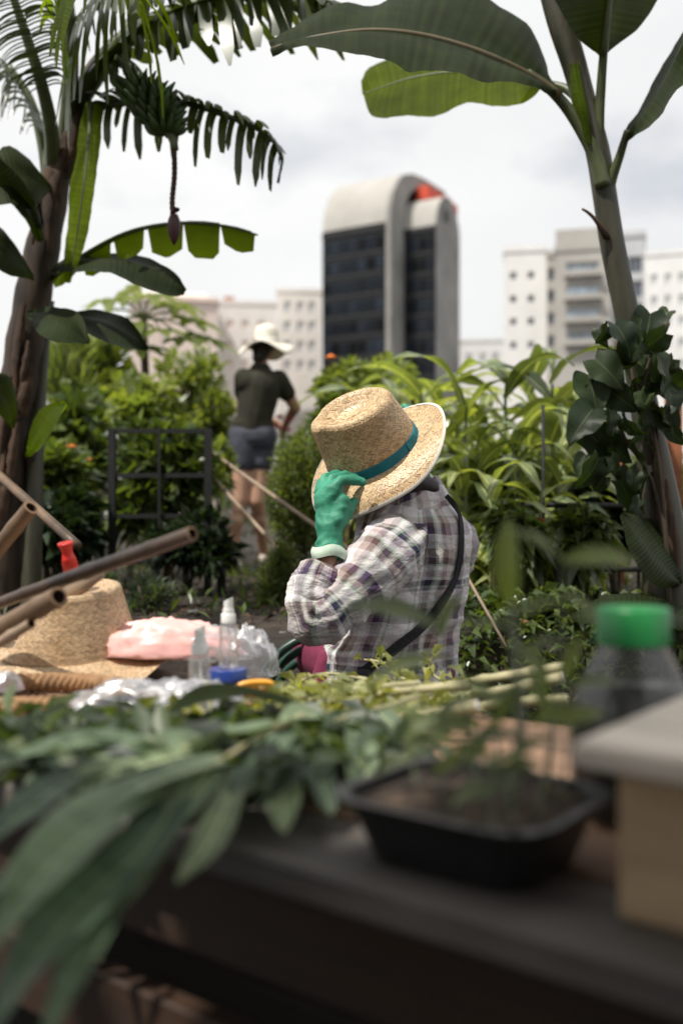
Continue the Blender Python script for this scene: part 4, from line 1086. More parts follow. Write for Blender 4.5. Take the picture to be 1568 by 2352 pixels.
# ------------------------------------------------------------------ garden furniture: trellis, rails, canes, labels
def bar(mb, p, q, w=.012): mb.tube([p, p.lerp(q, .5), q], w, 6)
def build_garden_bits():
    Y = 5.15
    r = thing("trellis", "black rectangular garden trellis under the dark creeper", "trellis", (px(370 - CX, Y), Y, GZ))
    for u in (258, 478):
        mb = MB(); mb.box((px(u - 8 - CX, Y), Y - .02, GZ - .05), (px(u + 8 - CX, Y), Y + .02, CAMZ + px(CY - 985, Y))); obj("post", mb, M['black'], r, smooth=False)
    mb = MB(); mb.box((px(498 - CX, Y), Y - .01, GZ - .05), (px(518 - CX, Y), Y + .03, CAMZ + px(CY - 1190, Y))); obj("post", mb, M['black'], r, smooth=False)
    for v in (990, 1092, 1185, 1290):
        mb = MB(); mb.box((px(266.5 - CX, Y), Y - .014, CAMZ - px(v + 5 - CY, Y)), (px(469.5 - CX, Y), Y + .014, CAMZ - px(v - 5 - CY, Y))); obj("rail", mb, M['black'], r, smooth=False)
    for u in (368,):
        mb = MB(); mb.box((px(u - 3 - CX, Y), Y - .03, GZ - .02), (px(u + 3 - CX, Y), Y - .0145, CAMZ + px(CY - 985, Y))); obj("rail", mb, M['black'], r, smooth=False)
    # right-hand rails
    Y = 4.05
    r = thing("black_fence", "low black rail fence behind the green capped jar", "fence", (px(1340 - CX, Y), Y, GZ))
    for v in (1160, 1306):
        mb = MB(); bar(mb, P(1205, v, Y), P(1500, v + 2, Y - .05), .011); obj("rail", mb, M['black'], r)
    for u, v in ((1246, 930), (1465, 1150)):
        mb = MB(); bar(mb, P(u, v, Y + .03), Vector((px(u + 6 - CX, Y), Y + .03, GZ - .05)), .007); obj("post", mb, M['black'], r)
    # pale canes crossing before the standing woman
    for k, (a, b_, lab) in enumerate((((438, 1005, 5.6), (612, 1128, 4.9), "upper pale cane slanting before the standing woman"), ((478, 1085, 5.4), (640, 1262, 4.7), "lower pale cane slanting before the standing woman's legs"))):
        p, q = P(*a), P(*b_); q2 = p + (q - p) * ((p.z - GZ + .03) / max(.05, p.z - q.z))
        if (q2 - q).length > 2: q2 = q + (q - p) * .8
        mb = MB(); mb.tube([p + (q2 - p) * (i/8) for i in range(9)], .010, 8)
        tag(obj("cane", mb, M['bamboo_pale'], loc=p), lab, "cane", "pale canes")
    p, q = P(-20, 1075, 3.6), P(80, 1165, 3.3)
    mb = MB(); mb.tube([p + (q - p)*(i/6) for i in range(-3, 12)], .016, 8); tag(obj("cane", mb, M['bamboo'], loc=q), "brown broken cane sloping down from the left edge", "cane")
    p, q = P(1075, 1330, 3.4), P(1120, 1410, 3.3)
    mb = MB(); mb.tube([p, q, q + (q - p)*.9], .005, 7); tag(obj("cane", mb, M['bamboo_pale'], loc=q), "thin pale cane leaning right of the plaid back", "cane")
    for (u, v, Y, lab) in ((442, 1415, 4.4, "white plant marker stuck in soil above the small spray bottle"), (602, 1432, 4.2, "white plant marker right of the tall spray bottle"), (655, 1470, 3.75, "white plant marker beside the green hose")):
        p = P(u, v, Y)
        r = thing("plant_marker", lab, "plant label", (p.x, p.y, GZ), 0, "plant markers in the soil bed")
        mb = MB(); mb.box((p.x - .022, p.y - .0015, p.z - .03), (p.x + .022, p.y + .0015, p.z + .03), bev=.001); obj("tag", mb, M['label'], r)
        mb = MB(); mb.box((p.x - .005, p.y - .001, GZ - .05), (p.x + .005, p.y + .001, p.z - .0305)); obj("stake", mb, M['label'], r)
    p = P(1215, 1215, 4.0)
    r = thing("flower_pot", "small terracotta pot on the black rail", "pot", (p.x, p.y - .06, p.z - .02))
    mb = MB(); mb.lathe([(.03, -.055), (.045, .03), (.05, .03), (.05, .045), (.044, .045), (.042, .03), (.001, .028)], (p.x, p.y - .06, p.z), 16); obj("body", mb, M['terracotta'], r, sh=40)
    mb = MB(); mb.lathe([(.042, .031), (.02, .034), (.001, .035)], (p.x, p.y - .06, p.z), 12); obj("soil", mb, M['soil'], r)
    mb = MB()
    for s in (-1, 1): mb.tube([(p.x + s*.046, p.y - .06, p.z + .03), (p.x + s*.046, p.y - .01, p.z + .11), (p.x + s*.046, p.y + .045, CAMZ - px(1163 - CY, 4.05) )], .003, 6)
    obj("hanger", mb, M['black'], r)
    # rusty post and orange stakes at the right
    p = P(1545, 1180, 4.3)
    mb = MB(); mb.box((p.x - .03, p.y - .03, GZ - .05), (p.x + .03, p.y + .03, CAMZ + px(CY - 905, 4.3)), bev=.003); tag(obj("rusty_post", mb, M['rust'], loc=(p.x, p.y, GZ)), "rusty square post at the right edge behind the banana stem", "post")
    for (u, v0, lab) in ((1424, 1050, "orange wooden stake below the vine leaves"), (1312, 1085, "orange wooden stake left of the vine")):
        p = P(u, v0, 5.6)
        mb = MB(); mb.box((p.x - .022, p.y - .01, GZ - .05), (p.x + .022, p.y + .01, p.z), bev=.002); tag(obj("stake", mb, M['terracotta'], loc=(p.x, p.y, GZ)), lab, "stake")
    # brick edging on the ground at right
    r = thing("brick_edging", "row of old orange bricks on the soil right of the plaid shirt", "bricks", (px(1240 - CX, 4.0), 4.0, GZ))
    rng = random.Random(2); src = None
    for i in range(10):
        for j in range(3):
            if rng.random() < .2: continue
            c = Vector((px(1190 - CX, 4) + i * .125 - (j % 2)*.06, 3.75 + j * .16, GZ + .012 + j*.012))
            if src is None:
                mb = MB(); mb.box((-.056, -.035, -.03), (.056, .035, .03), bev=.006); src = mb.mesh("brick"); src.materials.append(M['brick'])
            o = bpy.data.objects.new("brick", src); COL.objects.link(o); o.parent = r; o.location = c - r.location; o.rotation_euler = (rng.uniform(-.08, .08), rng.uniform(-.08, .08), rng.uniform(-.25, .25))
    # hose coil
    c = P(748, 1608, 2.95)
    mb = MB()
    for k in range(4):
        rr = .20 - .022*(k % 3); off = Vector((0, .024*(k - 1.5), -.01*k))
        mb.tube([c + off + Vector((math.cos(a)*rr, .02*math.sin(a*2+k), math.sin(a)*rr)) for a in [i*2*math.pi/40 for i in range(41)]], .0125, 9)
    tag(obj("garden_hose", mb, M['hose'], loc=(c.x, c.y, c.z - .2)), "coiled dark green garden hose standing by the magenta skirt", "hose")
    # leaf litter and bits on the bed
    rng = np.random.default_rng(6); n = 2600
    p = np.c_[rng.uniform(-2.2, 2.2, n), rng.uniform(3.5, 7.5, n), np.full(n, GZ + .035)]
    p[:, 2] += np.array([0.05*(mnoise.noise(Vector((a*1.3, b_*1.3, 0))) + .5*mnoise.noise(Vector((a*4, b_*4, 3)))) for a, b_ in p[:, :2]]) - .02
    d = rng.normal(size=(n, 3)); d[:, 2] *= .15
    Ls = rng.uniform(.02, .07, n)
    V, Fc = leafcloud(p, d, Ls, Ls*.4, rng)
    obj("leaf_litter", npmesh("leaf_litter", V, Fc), M['sheath'], kind='stuff')
    n = 1500
    p = np.c_[rng.uniform(-2.0, 2.2, n), rng.uniform(3.8, 7.5, n), np.full(n, GZ + .02)]
    d = rng.normal(size=(n, 3)); d[:, 2] = np.abs(d[:, 2]) + .8
    Ls = rng.uniform(.04, .12, n)
    V, Fc = leafcloud(p, d, Ls, Ls*.2, rng)
    obj("weeds", npmesh("weeds", V, Fc), M['bush'], kind='stuff')
    n = 2600
    x = rng.uniform(.28, 1.7, n); y = rng.uniform(3.0, 3.55, n)
    k = np.clip((y - 3.12)/.34, 0, 1); z = GZ*k*k*(3 - 2*k) + rng.uniform(.0, .16, n)
    d = rng.normal(size=(n, 3)); d[:, 1] -= .6; d[:, 2] = np.abs(d[:, 2])*.8
    Ls = rng.uniform(.03, .10, n)
    V, Fc = leafcloud(np.c_[x, y, z], d, Ls, Ls*.35, rng, droop=.4)
    obj("weeds", npmesh("weeds", V, Fc), M['bush'], kind='stuff')
build_garden_bits()

# ------------------------------------------------------------------ standing woman
def build_standing():
    Y = 7.1
    def q(u, v, dy=0): return P(u, v, Y + dy)
    base = q(568, 1315)
    r = thing("person", "person standing with back turned in floppy white hat, olive shirt and grey shorts", "person", (base.x, base.y, GZ))
    hipL, hipR = q(560, 1015), q(600, 1015, .05)
    kneeL, kneeR = q(552, 1150, -.02), q(590, 1150, .0)
    ankL, ankR = q(531, 1283, .02), q(606, 1270, .25)
    shL, shR = q(560, 868, -.02), q(640, 872, .05)
    neck0, neck1 = q(598, 850, .03), q(600, 815, .05)
    head = q(606, 795, .06)
    elb, wri = q(678, 935, .15), q(655, 975, .42)
    elbL, wriL = q(556, 935, .25), q(620, 965, .5)
    B_ = MB()
    cap = B_.capsule
    cap(hipL, .085, kneeL, .058); cap(kneeL, .056, ankL, .036); cap(hipR, .085, kneeR, .058); cap(kneeR, .056, ankR, .036)
    midl = kneeL.lerp(ankL, .35) + Vector((0, -.02, 0)); cap(midl, .05, kneeL.lerp(ankL, .6), .042)
    midr = kneeR.lerp(ankR, .35) + Vector((0, -.02, 0)); cap(midr, .05, kneeR.lerp(ankR, .6), .042)
    for a in (ankL, ankR): cap(a - Vector((0, 0, .03)), .034, a + Vector((.03, .16, -.05)), .028)
    pel = q(580, 1000, .02); chest = q(598, 890, .03)
    cap(pel - Vector((.05, 0, 0)), .11, pel + Vector((.05, 0, 0)), .11)
    cap(pel, .11, chest, .13); cap(shL + Vector((.03, 0, -.02)), .07, shR - Vector((.03, 0, .02)), .07)
    cap(chest, .13, neck0, .07); cap(neck0, .05, neck1, .048); cap(head - Vector((0, 0, .02)), .085, head + Vector((0, .02, .05)), .085)
    cap(head + Vector((.01, .095, -.03)), .014, head + Vector((.01, .1, -.045)), .016)   # nose
    for s in (-1, 1): cap(head + Vector((s*.088, .01, -.02)), .014, head + Vector((s*.088, .01, .01)), .012)
    cap(shR, .056, elb, .042); cap(elb, .042, wri, .028); cap(shL, .056, elbL, .042); cap(elbL, .042, wriL, .028)
    for w, e in ((wri, elb), (wriL, elbL)):
        d = (w - e).normalized(); hnd = w + d*.07
        cap(w, .028, hnd, .034)
        sd = d.cross(Vector((0, 0, 1))).normalized()
        for k in range(4):
            o = sd * ((k - 1.5) * .018); cap(hnd + o, .011, hnd + o + d*.05 + Vector((0, 0, -.02)), .009); cap(hnd + o + d*.05 + Vector((0, 0, -.02)), .009, hnd + o + d*.065 + Vector((0, 0, -.05)), .008)
        cap(w + sd*.03 + d*.02, .012, w + sd*.05 + d*.07 + Vector((0, 0, -.02)), .009)
    obj("body", shift(bake(B_, .011, 3), r.location), M['skin_pale'], r)
    S = MB(); cap = S.capsule
    cap(pel + Vector((0, 0, .05)), .125, chest, .148); cap(shL + Vector((.03, 0, -.03)), .085, shR - Vector((.03, 0, .03)), .085); cap(chest, .14, neck0 - Vector((0, 0, .02)), .085)
    cap(shR, .072, shR.lerp(elb, .48), .066); cap(shL, .072, shL.lerp(elbL, .48), .066)
    cap(pel + Vector((-.04, 0, .06)), .115, pel + Vector((.04, 0, .06)), .115)
    obj("shirt", shift(bake(S, .012, 3), r.location), M['olive'], r)
    S = MB(); cap = S.capsule
    cap(pel - Vector((.05, 0, .01)), .128, pel + Vector((.05, 0, -.01)), .128)
    cap(hipL, .105, hipL.lerp(kneeL, .34), .098); cap(hipR, .105, hipR.lerp(kneeR, .34), .098)
    obj("shorts", shift(bake(S, .012, 3), r.location), M['denim'], r)
    H = MB(); seg = 40; hc = q(612, 788, .03); rows = []
    for (rr, z) in ((.001, .135), (.045, .132), (.08, .118), (.100, .08), (.104, .03), (.105, .0), (.15, -.012), (.2, -.03), (.235, -.052), (.232, -.058), (.15, -.022), (.1, -.006)):
        rows.append([hc + Vector((math.cos(a)*rr*.86, math.sin(a)*rr*.86, z + (max(0, rr - .1)) * .3 * math.sin(a*3 + .5))) for a in [k*2*math.pi/seg for k in range(seg)]])
    H.grid(rows, None, True); ht = obj("sun_hat", H, M['cream'], r)
    hb = MB(); hb.lathe([(.0905, 0), (.0905, .03), (.087, .03)], hc, 30, cap=False); obj("hat_band", hb, M['trim'], ht)
    hr = MB(); hr.capsule(head + Vector((0, -.03, 0)), .085, head + Vector((-.03, -.05, -.09)), .05); obj("hair", hr, M['hair'], r)
    for a in (ankL, ankR):
        s = MB(); s.capsule(a - Vector((0, .02, .045)), .04, a + Vector((.03, .17, -.06)), .036); obj("shoe", s, M['sole'], r)
    # flowers she is picking
    f = thing("pink_flower", "pink flowers at the standing person's hand", "flower", (q(645, 1000, .3).x, Y + .3, GZ))
    mb = MB(); mb.tube([(f.location.x, f.location.y, GZ - .02), q(640, 1060, .3), q(645, 985, .3)], .006, 6); mb.tube([q(640, 1060, .3), q(660, 975, .3)], .005, 6); obj("stem", mb, M['stalk'], f)
    flowers(f, [q(642, 960, .25), q(664, 968, .25), q(640, 984, .22), q(660, 990, .28)], M['pinkflower'], .03)
build_standing()

# ------------------------------------------------------------------ seated woman
def ring_loft(rings, seg, uvscale=1.0, wr=None, u0=0.0):
    """rings: list of (center, e1, e2, a, b); returns MB with metre UVs"""
    mb = MB(); rows = []; ln = [0.0]; per = []
    for i, (c, e1, e2, a, b_) in enumerate(rings):
        rows.append([c + e1*(a*math.cos(k*2*math.pi/seg)) + e2*(b_*math.sin(k*2*math.pi/seg)) for k in range(seg)])
        if i: ln.append(ln[-1] + (c - rings[i-1][0]).length)
        per.append(math.pi * (a + b_))
    pm = sum(per) / len(per)
    if wr:
        for i, row in enumerate(rows):
            c = rings[i][0]
            for j in range(seg):
                d = (row[j] - c).normalized(); row[j] = row[j] + d * wr(row[j], i / (len(rows)-1), j / seg)
    mb.grid(rows, lambda i, j: (u0 + j / seg * pm, ln[i]), True)
    return mb, rows
def smooth_rings(keys, n):
    """keys: (cx,cy,cz, e1(3), e2(3), a, b) interpolated"""
    arr = [tuple(k[0]) + tuple(k[1]) + tuple(k[2]) + (k[3], k[4]) for k in keys]
    out = []
    for s in spline(arr, n):
        out.append((Vector(s[0:3]), Vector(s[3:6]).normalized(), Vector(s[6:9]).normalized(), float(s[9]), float(s[10])))
    return out
def fold(p, f, amp, ax):
    """soft ridged cloth fold field"""
    v = Vector((p.x*f*ax[0], p.y*f*ax[1], p.z*f*ax[2]))
    n_ = mnoise.noise(v + Vector((3, 1, 7)) + 0.6*Vector((mnoise.noise(v*0.7), 0, mnoise.noise(v*0.6 + Vector((9, 0, 0))))))
    return amp * (0.5 - 2.2*abs(n_))

def build_seated():
    base = Vector((.14, 2.72, 0))
    r = thing("person", "person in plaid shirt holding a straw hat brim with a green rubber glove", "person", base)
    sk = lambda u, v, Y: P(u, v, Y)
    # ---- body
    pel = Vector((.135, 2.72, .43)); waist = P(915, 1440, 2.71); chest = P(935, 1290, 2.7); nk = P(935, 1165, 2.7); nk2 = P(885, 1110, 2.7); hd = P(880, 1082, 2.705)
    shN, elN, wrN = P(895, 1262, 2.575), P(728, 1425, 2.445), P(755, 1255, 2.50)
    shF, elF, wrF = P(1015, 1235, 2.82), P(985, 1330, 3.06), P(955, 1090, 2.98)
    Bd = MB(); cap = Bd.capsule
    cap(pel + Vector((-.05, -.03, 0)), .12, pel + Vector((.05, .03, 0)), .12); cap(pel, .12, waist, .11); cap(waist, .10, chest, .10)
    cap(chest, .10, nk, .06); cap(shN.lerp(shF, .12), .06, shN.lerp(shF, .88), .06)
    cap(nk, .052, nk2, .05); cap(nk2, .06, hd, .085); cap(hd, .086, hd + Vector((-.012, -.014, .02)), .086)
    fd = Vector((-.62, .62, -.35)).normalized()   # face looks away and down to the left
    cap(hd + fd*.085, .016, hd + fd*.105 + Vector((0, 0, -.02)), .017)
    cap(hd + fd*.07 + Vector((0, 0, -.055)), .03, hd + fd*.075 + Vector((0, 0, -.07)), .028)
    sde = fd.cross(Vector((0, 0, 1))).normalized()
    for s in (-1, 1):
        cap(hd + sde*s*.09 + Vector((0, 0, -.02)), .015, hd + sde*s*.09 + Vector((0, 0, .012)), .013)
        cap(hd + fd*.08 + sde*s*.03 + Vector((0, 0, .012)), .012, hd + fd*.08 + sde*s*.034 + Vector((0, 0, .012)), .012)
    for a, b_, c in ((shN, elN, wrN), (shF, elF, wrF)):
        cap(a, .044, b_, .032); cap(b_, .032, c, .028)
    knN, knF = Vector((-.06, 3.0, .42)), Vector((.14, 3.09, .42)); ftN, ftF = Vector((-.07, 2.98, .06)), Vector((.13, 3.06, .06))
    cap(pel + Vector((-.06, -.02, -.01)), .085, knN, .058); cap(pel + Vector((.06, .04, -.01)), .085, knF, .058)
    cap(knN, .055, ftN, .036); cap(knF, .055, ftF, .036)
    for f in (ftN, ftF): cap(f - Vector((0, 0, .02)), .036, f + Vector((-.06, .1, -.025)), .03)
    # hands (inside the gloves)
    def hand(B2, w, kn, side, fing, thumb, rr=.0115, pr=.034):
        B2.capsule(w, pr*.85, w.lerp(kn, .5), pr); B2.capsule(w.lerp(kn, .4), pr, kn, pr*.95)
        for ch in fing:
            for a, b_, ra, rb in zip(ch[:-1], ch[1:], (1.15, 1.0, .92), (1.0, .92, .8)): B2.capsule(a, rr*ra, b_, rr*rb)
        for a, b_, ra, rb in zip(thumb[:-1], thumb[1:], (1.7, 1.3), (1.3, 1.0)): B2.capsule(a, rr*ra, b_, rr*rb)
    handN = [wrN, P(758, 1150, 2.525), None,
             [[P(765, 1128, 2.50), P(782, 1102, 2.505), P(810, 1101, 2.515), P(834, 1108, 2.522)],
              [P(748, 1120, 2.525), P(764, 1097, 2.54), P(795, 1092, 2.56), P(818, 1096, 2.575)],
              [P(738, 1124, 2.55), P(748, 1098, 2.57), P(772, 1090, 2.60), P(795, 1094, 2.62)],
              [P(734, 1134, 2.57), P(736, 1110, 2.595), P(750, 1100, 2.62), P(770, 1100, 2.635)]],
             [P(772, 1205, 2.50), P(796, 1176, 2.515), P(812, 1154, 2.54)]]
    handF = [wrF, P(935, 985, 2.90), None,
             [[P(922, 972, 2.885), P(922, 945, 2.875), P(930, 935, 2.865), P(940, 945, 2.85)],
              [P(936, 970, 2.895), P(940, 943, 2.89), P(946, 938, 2.87), P(952, 950, 2.85)],
              [P(950, 975, 2.90), P(955, 955, 2.89), P(962, 952, 2.87), P(966, 962, 2.855)],
              [P(960, 985, 2.90), P(966, 972, 2.89), P(972, 970, 2.875), P(976, 978, 2.865)]],
             [P(925, 1035, 2.92), P(905, 1015, 2.89), P(900, 1000, 2.87)]]
    hand(Bd, *handN[:2], None, handN[3], handN[4], .009, .028); hand(Bd, *handF[:2], None, handF[3], handF[4], .009, .028)
    obj("body", shift(bake(Bd, .0075, 3), base), M['skin'], r)
    hr = MB(); hr.capsule(hd + Vector((.03, -.01, 0)), .088, P(935, 1105, 2.66), .055); hr.capsule(P(935, 1105, 2.66), .05, P(985, 1120, 2.66), .028)
    obj("hair", shift(bake(hr, .006, 2), base), M['hair'], r)
    # ---- gloves
    def glove(h, w0, nm):
        G = MB(); hand(G, h[0], h[1], None, h[3], h[4], .0138, .0375)
        e = (h[0] - h[1]).normalized()
        G.capsule(h[0] + e*.008, .0375, h[0].lerp(h[1], .35), .031)
        if nm:
            G.capsule(P(776, 1195, 2.49), .019, P(788, 1152, 2.50), .018)     # heel of the thumb
            G.capsule(P(765, 1130, 2.51), .027, P(748, 1150, 2.52), .033)
        me = bake(G, .0052, 3)
        for v in me.vertices:
            p = v.co; v.co = p + v.normal * (fold(p, 13, .0036, (1.2, 1, 2.0)) + fold(p, 30, .0016, (1.6, 1, 1.4)))
        g = obj("glove", shift(me, base), M['glove'], r)
        cf = MB(); ax = e; c0 = h[0] + e*.012
        a1 = ax.cross(Vector((0, 1, 0))).normalized(); a2 = ax.cross(a1)
        rows = []
        for i in range(13):
            t = i / 12
            rr = .039 + .005*math.sin(t*math.pi) + .007*t; off = (-.008 + .030*t)
            rows.append([c0 + ax*(off + .004*math.sin(k*2*math.pi/28*3 + 1)) + a1*(rr*(1 + .10*math.sin(k*2*math.pi/28*3 + t*2))*math.cos(k*2*math.pi/28)) + a2*(rr*math.sin(k*2*math.pi/28)) for k in range(28)])
        cf.grid(rows, None, True); obj("glove_cuff", cf, M['glove_in'], g)
        return g
    glove(handN, 0, True); glove(handF, 0, False)
    # ---- shirt body
    e1 = Vector((.86, .5, 0)).normalized(); e2 = Vector((-.5, .86, 0)).normalized()
    prof = [(1640, 730, 1048, 2.72), (1580, 733, 1047, 2.72), (1540, 738, 1048, 2.715), (1480, 752, 1052, 2.71), (1400, 788, 1066, 2.705), (1320, 806, 1076, 2.70), (1260, 812, 1080, 2.70), (1215, 820, 1073, 2.70), (1180, 836, 1056, 2.70), (1152, 862, 1030, 2.70), (1130, 884, 1008, 2.70)]
    keys = []
    for (v, ua, ub, Y) in prof:
        h = px((ub - ua) / 2, Y); a = h / .93; b_ = .72 * a
        keys.append((P((ua + ub)/2, v, Y), e1, e2, a, b_))
    rings = smooth_rings(keys, 90)
    def wr(p, t, s):
        k = min(1, (1 - t) * 5)
        low = min(1, max(0, (.6 - t) * 3))
        return k * (fold(p, 7, .0115, (1.5, 1.5, .55)) + fold(p, 15, .0070, (1.2, 1.2, .9)) + fold(p, 8, .009*low, (.6, .6, 2.2)) + fold(p, 34, .0018, (1, 1, 1)))
    mb, rows = ring_loft(rings, 110, wr=wr)
    shirt = obj("shirt", mb, M['plaid'], r)
    bvh = BVHTree.FromPolygons([Vector(v) for v in mb.v], [tuple(f) for f in mb.f])
    # ---- near sleeve
    def sleeve(path, radii, n, seg, nm, amp=1.0, ref=(0, -1, 0.2), u0=0):
        pts = [Vector(q) for q in spline(path, n)]
        rad = [float(q[0]) for q in spline([(x, i*.05) for i, x in enumerate(radii)], n)]
        fr = frames(pts, ref)
        rings = [(p, f[1], f[2], q, q*.92) for p, f, q in zip(pts, fr, rad)]
        def w2(p, t, s): return amp * min(1, t*6 + .25) * (.006*math.exp(-((t - .60)/.14)**2)*math.sin(58*t + 2.5*math.sin(6.283*s)) + fold(p, 7.5, .0155, (1.2, 1.0, 1.25)) + fold(p, 17, .0080, (1, 1, 1)) + fold(p, 36, .0022, (1, 1, 1)))
        m_, rw = ring_loft(rings, seg, wr=w2, u0=u0)
        return m_, rw, pts
    path = [P(950, 1235, 2.68), P(900, 1262, 2.59), P(855, 1310, 2.52), P(800, 1368, 2.47), P(748, 1415, 2.445), P(718, 1424, 2.44), P(712, 1392, 2.45), P(724, 1350, 2.465), P(732, 1318, 2.475)]
    m_, rw, pts = sleeve(path, [.064, .083, .092, .087, .079, .072, .064, .057, .050], 84, 72, "near", u0=.05)
    sl_ = obj("sleeve", m_, M['plaid'], r)
    sm_ = MB(); q = rw[11]; sm_.tube([Vector(x) for x in q] + [Vector(q[0])], .0016, 6, cap=False); obj("seam", sm_, M['denim'], r)
    bvh2 = BVHTree.FromPolygons([Vector(v) for v in m_.v], [tuple(f) for f in m_.f])
    # turned-back cuff
    cpath = [P(722, 1388, 2.455), P(722, 1362, 2.46), P(729, 1335, 2.47), P(738, 1310, 2.482)]
    m_, rw, pts = sleeve(cpath, [.062, .067, .066, .060], 26, 64, "cuff", .75, u0=.11)
    inner = [(p, f[1], f[2], q, q*.92) for p, f, q in zip([pts[-1], pts[-3] , pts[-9]], [frames(pts, (0, -1, .2))[i] for i in (-1, -3, -9)], (.060, .05, .044))]
    m2, _ = ring_loft(inner, 64)
    k = len(m_.v); m_.v += m2.v
    for f, uv in zip(m2.f, m2.uv): m_.face(tuple(k + i for i in f), uv)
    obj("sleeve_cuff", m_, M['plaid'], r)
    fpath = [P(1010, 1225, 2.80), P(1030, 1250, 2.88), P(1010, 1300, 3.0), P(985, 1330, 3.06), P(970, 1270, 3.04), P(962, 1190, 3.02)]
    m_, rw, pts = sleeve(fpath, [.075, .085, .08, .07, .06, .055], 40, 40, "far"); obj("sleeve", m_, M['plaid'], r)
    # ---- collar
    def ring3(c, rx, ry, tilt, n=60):
        out = []
        for k in range(n):
            a = k*2*math.pi/n; p = e1*(rx*math.cos(a)) + e2*(ry*math.sin(a)); p.z += tilt.dot(p)
            out.append(c + p)
        return out
    tl = Vector((.42, 0, 0))
    cr = [ring3(P(934, 1198, 2.70), .135, .105, tl), ring3(P(936, 1172, 2.70), .118, .096, tl), ring3(P(936, 1140, 2.70), .098, .082, tl), ring3(P(934, 1122, 2.70), .088, .076, tl), ring3(P(934, 1124, 2.70), .082, .070, tl), ring3(P(934, 1160, 2.70), .074, .064, tl)]
    cm = MB(); cm.grid(cr, lambda i, j: (j / 60 * .6 + .07, i * .028), True)
    cm.v = [tuple(Vector(p) + Vector((0, 0, 1)) * .006 * mnoise.noise(Vector(p)*22) + Vector((1, -1, 0))*.004*mnoise.noise(Vector(p)*30)) for p in cm.v]
    obj("collar", cm, M['plaid'], r)
    # ---- skirt
    sk_ = MB(); cap = sk_.capsule
    cap(pel + Vector((-.05, -.02, -.02)), .135, pel + Vector((.05, .03, -.02)), .135)
    cap(pel + Vector((-.06, -.02, -.02)), .11, knN + Vector((0, 0, -.01)), .09); cap(pel + Vector((.06, .04, -.02)), .11, knF + Vector((0, 0, -.01)), .09); cap(knN, .09, knF, .09)
    cap(P(748, 1508, 2.64), .022, P(735, 1585, 2.64), .035); cap(P(755, 1510, 2.66), .03, pel, .09)
    obj("skirt", shift(bake(sk_, .011, 4), base), M['magenta'], r)
    for f in (ftN, ftF):
        s = MB(); s.capsule(f - Vector((0, 0, .025)), .042, f + Vector((-.065, .11, -.028)), .035); obj("shoe", s, M['black'], r)
    # ---- bag strap over the back
    def surf(u, v, off):
        o = Vector((0, 0, CAMZ)); d = (P(u, v, 2.7) - o).normalized()
        h = bvh.ray_cast(o, d)
        if h[0] is None: h = (P(u, v, 2.62), -d, 0, 0)
        n_ = h[1] if h[1].dot(d) < 0 else -h[1]
        return h[0] + n_ * off, n_
    path = [(1024, 1138), (1040, 1155), (1050, 1185), (1054, 1225), (1052, 1270), (1045, 1310), (1030, 1350), (1005, 1392), (970, 1434), (930, 1468), (892, 1500), (856, 1526), (826, 1552)]
    bag = thing("shoulder_bag", "black shoulder bag whose strap crosses the back of the plaid shirt", "bag", P(812, 1590, 2.5))
    pts, nr = [], []
    for u, v in [tuple(q) for q in spline(path, 44)]:
        p, n_ = surf(u, v, .006); pts.append(p); nr.append(n_)
    for _ in range(3):
        pts = [pts[0]] + [(pts[i-1] + pts[i]*2 + pts[i+1]) / 4 for i in range(1, len(pts)-1)] + [pts[-1]]
        nr = [nr[0]] + [((nr[i-1] + nr[i]*2 + nr[i+1])).normalized() for i in range(1, len(nr)-1)] + [nr[-1]]
    sm = MB(); rows = []
    for i, p in enumerate(pts):
        t = (pts[min(i+1, len(pts)-1)] - pts[max(0, i-1)]).normalized(); s = t.cross(nr[i]).normalized()
        w = .0065 + .0065 * min(1, i / 30)
        p = p + nr[i] * .004
        rows.append([p - s*w - nr[i]*.003, p - s*w + nr[i]*.001, p + s*w + nr[i]*.001, p + s*w - nr[i]*.003])
    sm.grid(rows, None, True); obj("strap", sm, M['strap'], bag, smooth=False)
    pm = MB(); pm.capsule(P(835, 1562, 2.53), .03, P(800, 1610, 2.50), .05); pm.capsule(P(800, 1610, 2.50), .05, P(760, 1650, 2.52), .05)
    obj("pouch", shift(bake(pm, .007, 2), bag.location), M['strap'], bag)
    # ---- straw hat
    O = P(857, 1038, 2.68); A = Vector((-.43, -.55, .716)).normalized(); Mx = Vector((.857, 0, .515)).normalized(); Nx = Mx.cross(A).normalized()
    build_hat(r, O, A, Mx, Nx, 'straw', "straw_hat", True)
    # ---- low stool
    st = thing("stool", "low wooden stool under the person in the plaid shirt", "stool", (base.x, base.y, 0))
    mb = MB(); mb.lathe([(.16, .27), (.17, .28), (.17, .30), (.16, .31)], (base.x, base.y, 0), 24); obj("seat", mb, M['plank'], st, sh=40)
    for sx, sy in ((1, 1), (1, -1), (-1, 1), (-1, -1)):
        mb = MB(); mb.tube([(base.x + sx*.09, base.y + sy*.09, .268), (base.x + sx*.13, base.y + sy*.13, 0)], [.018, .015], 8); obj("leg", mb, M['plank'], st)

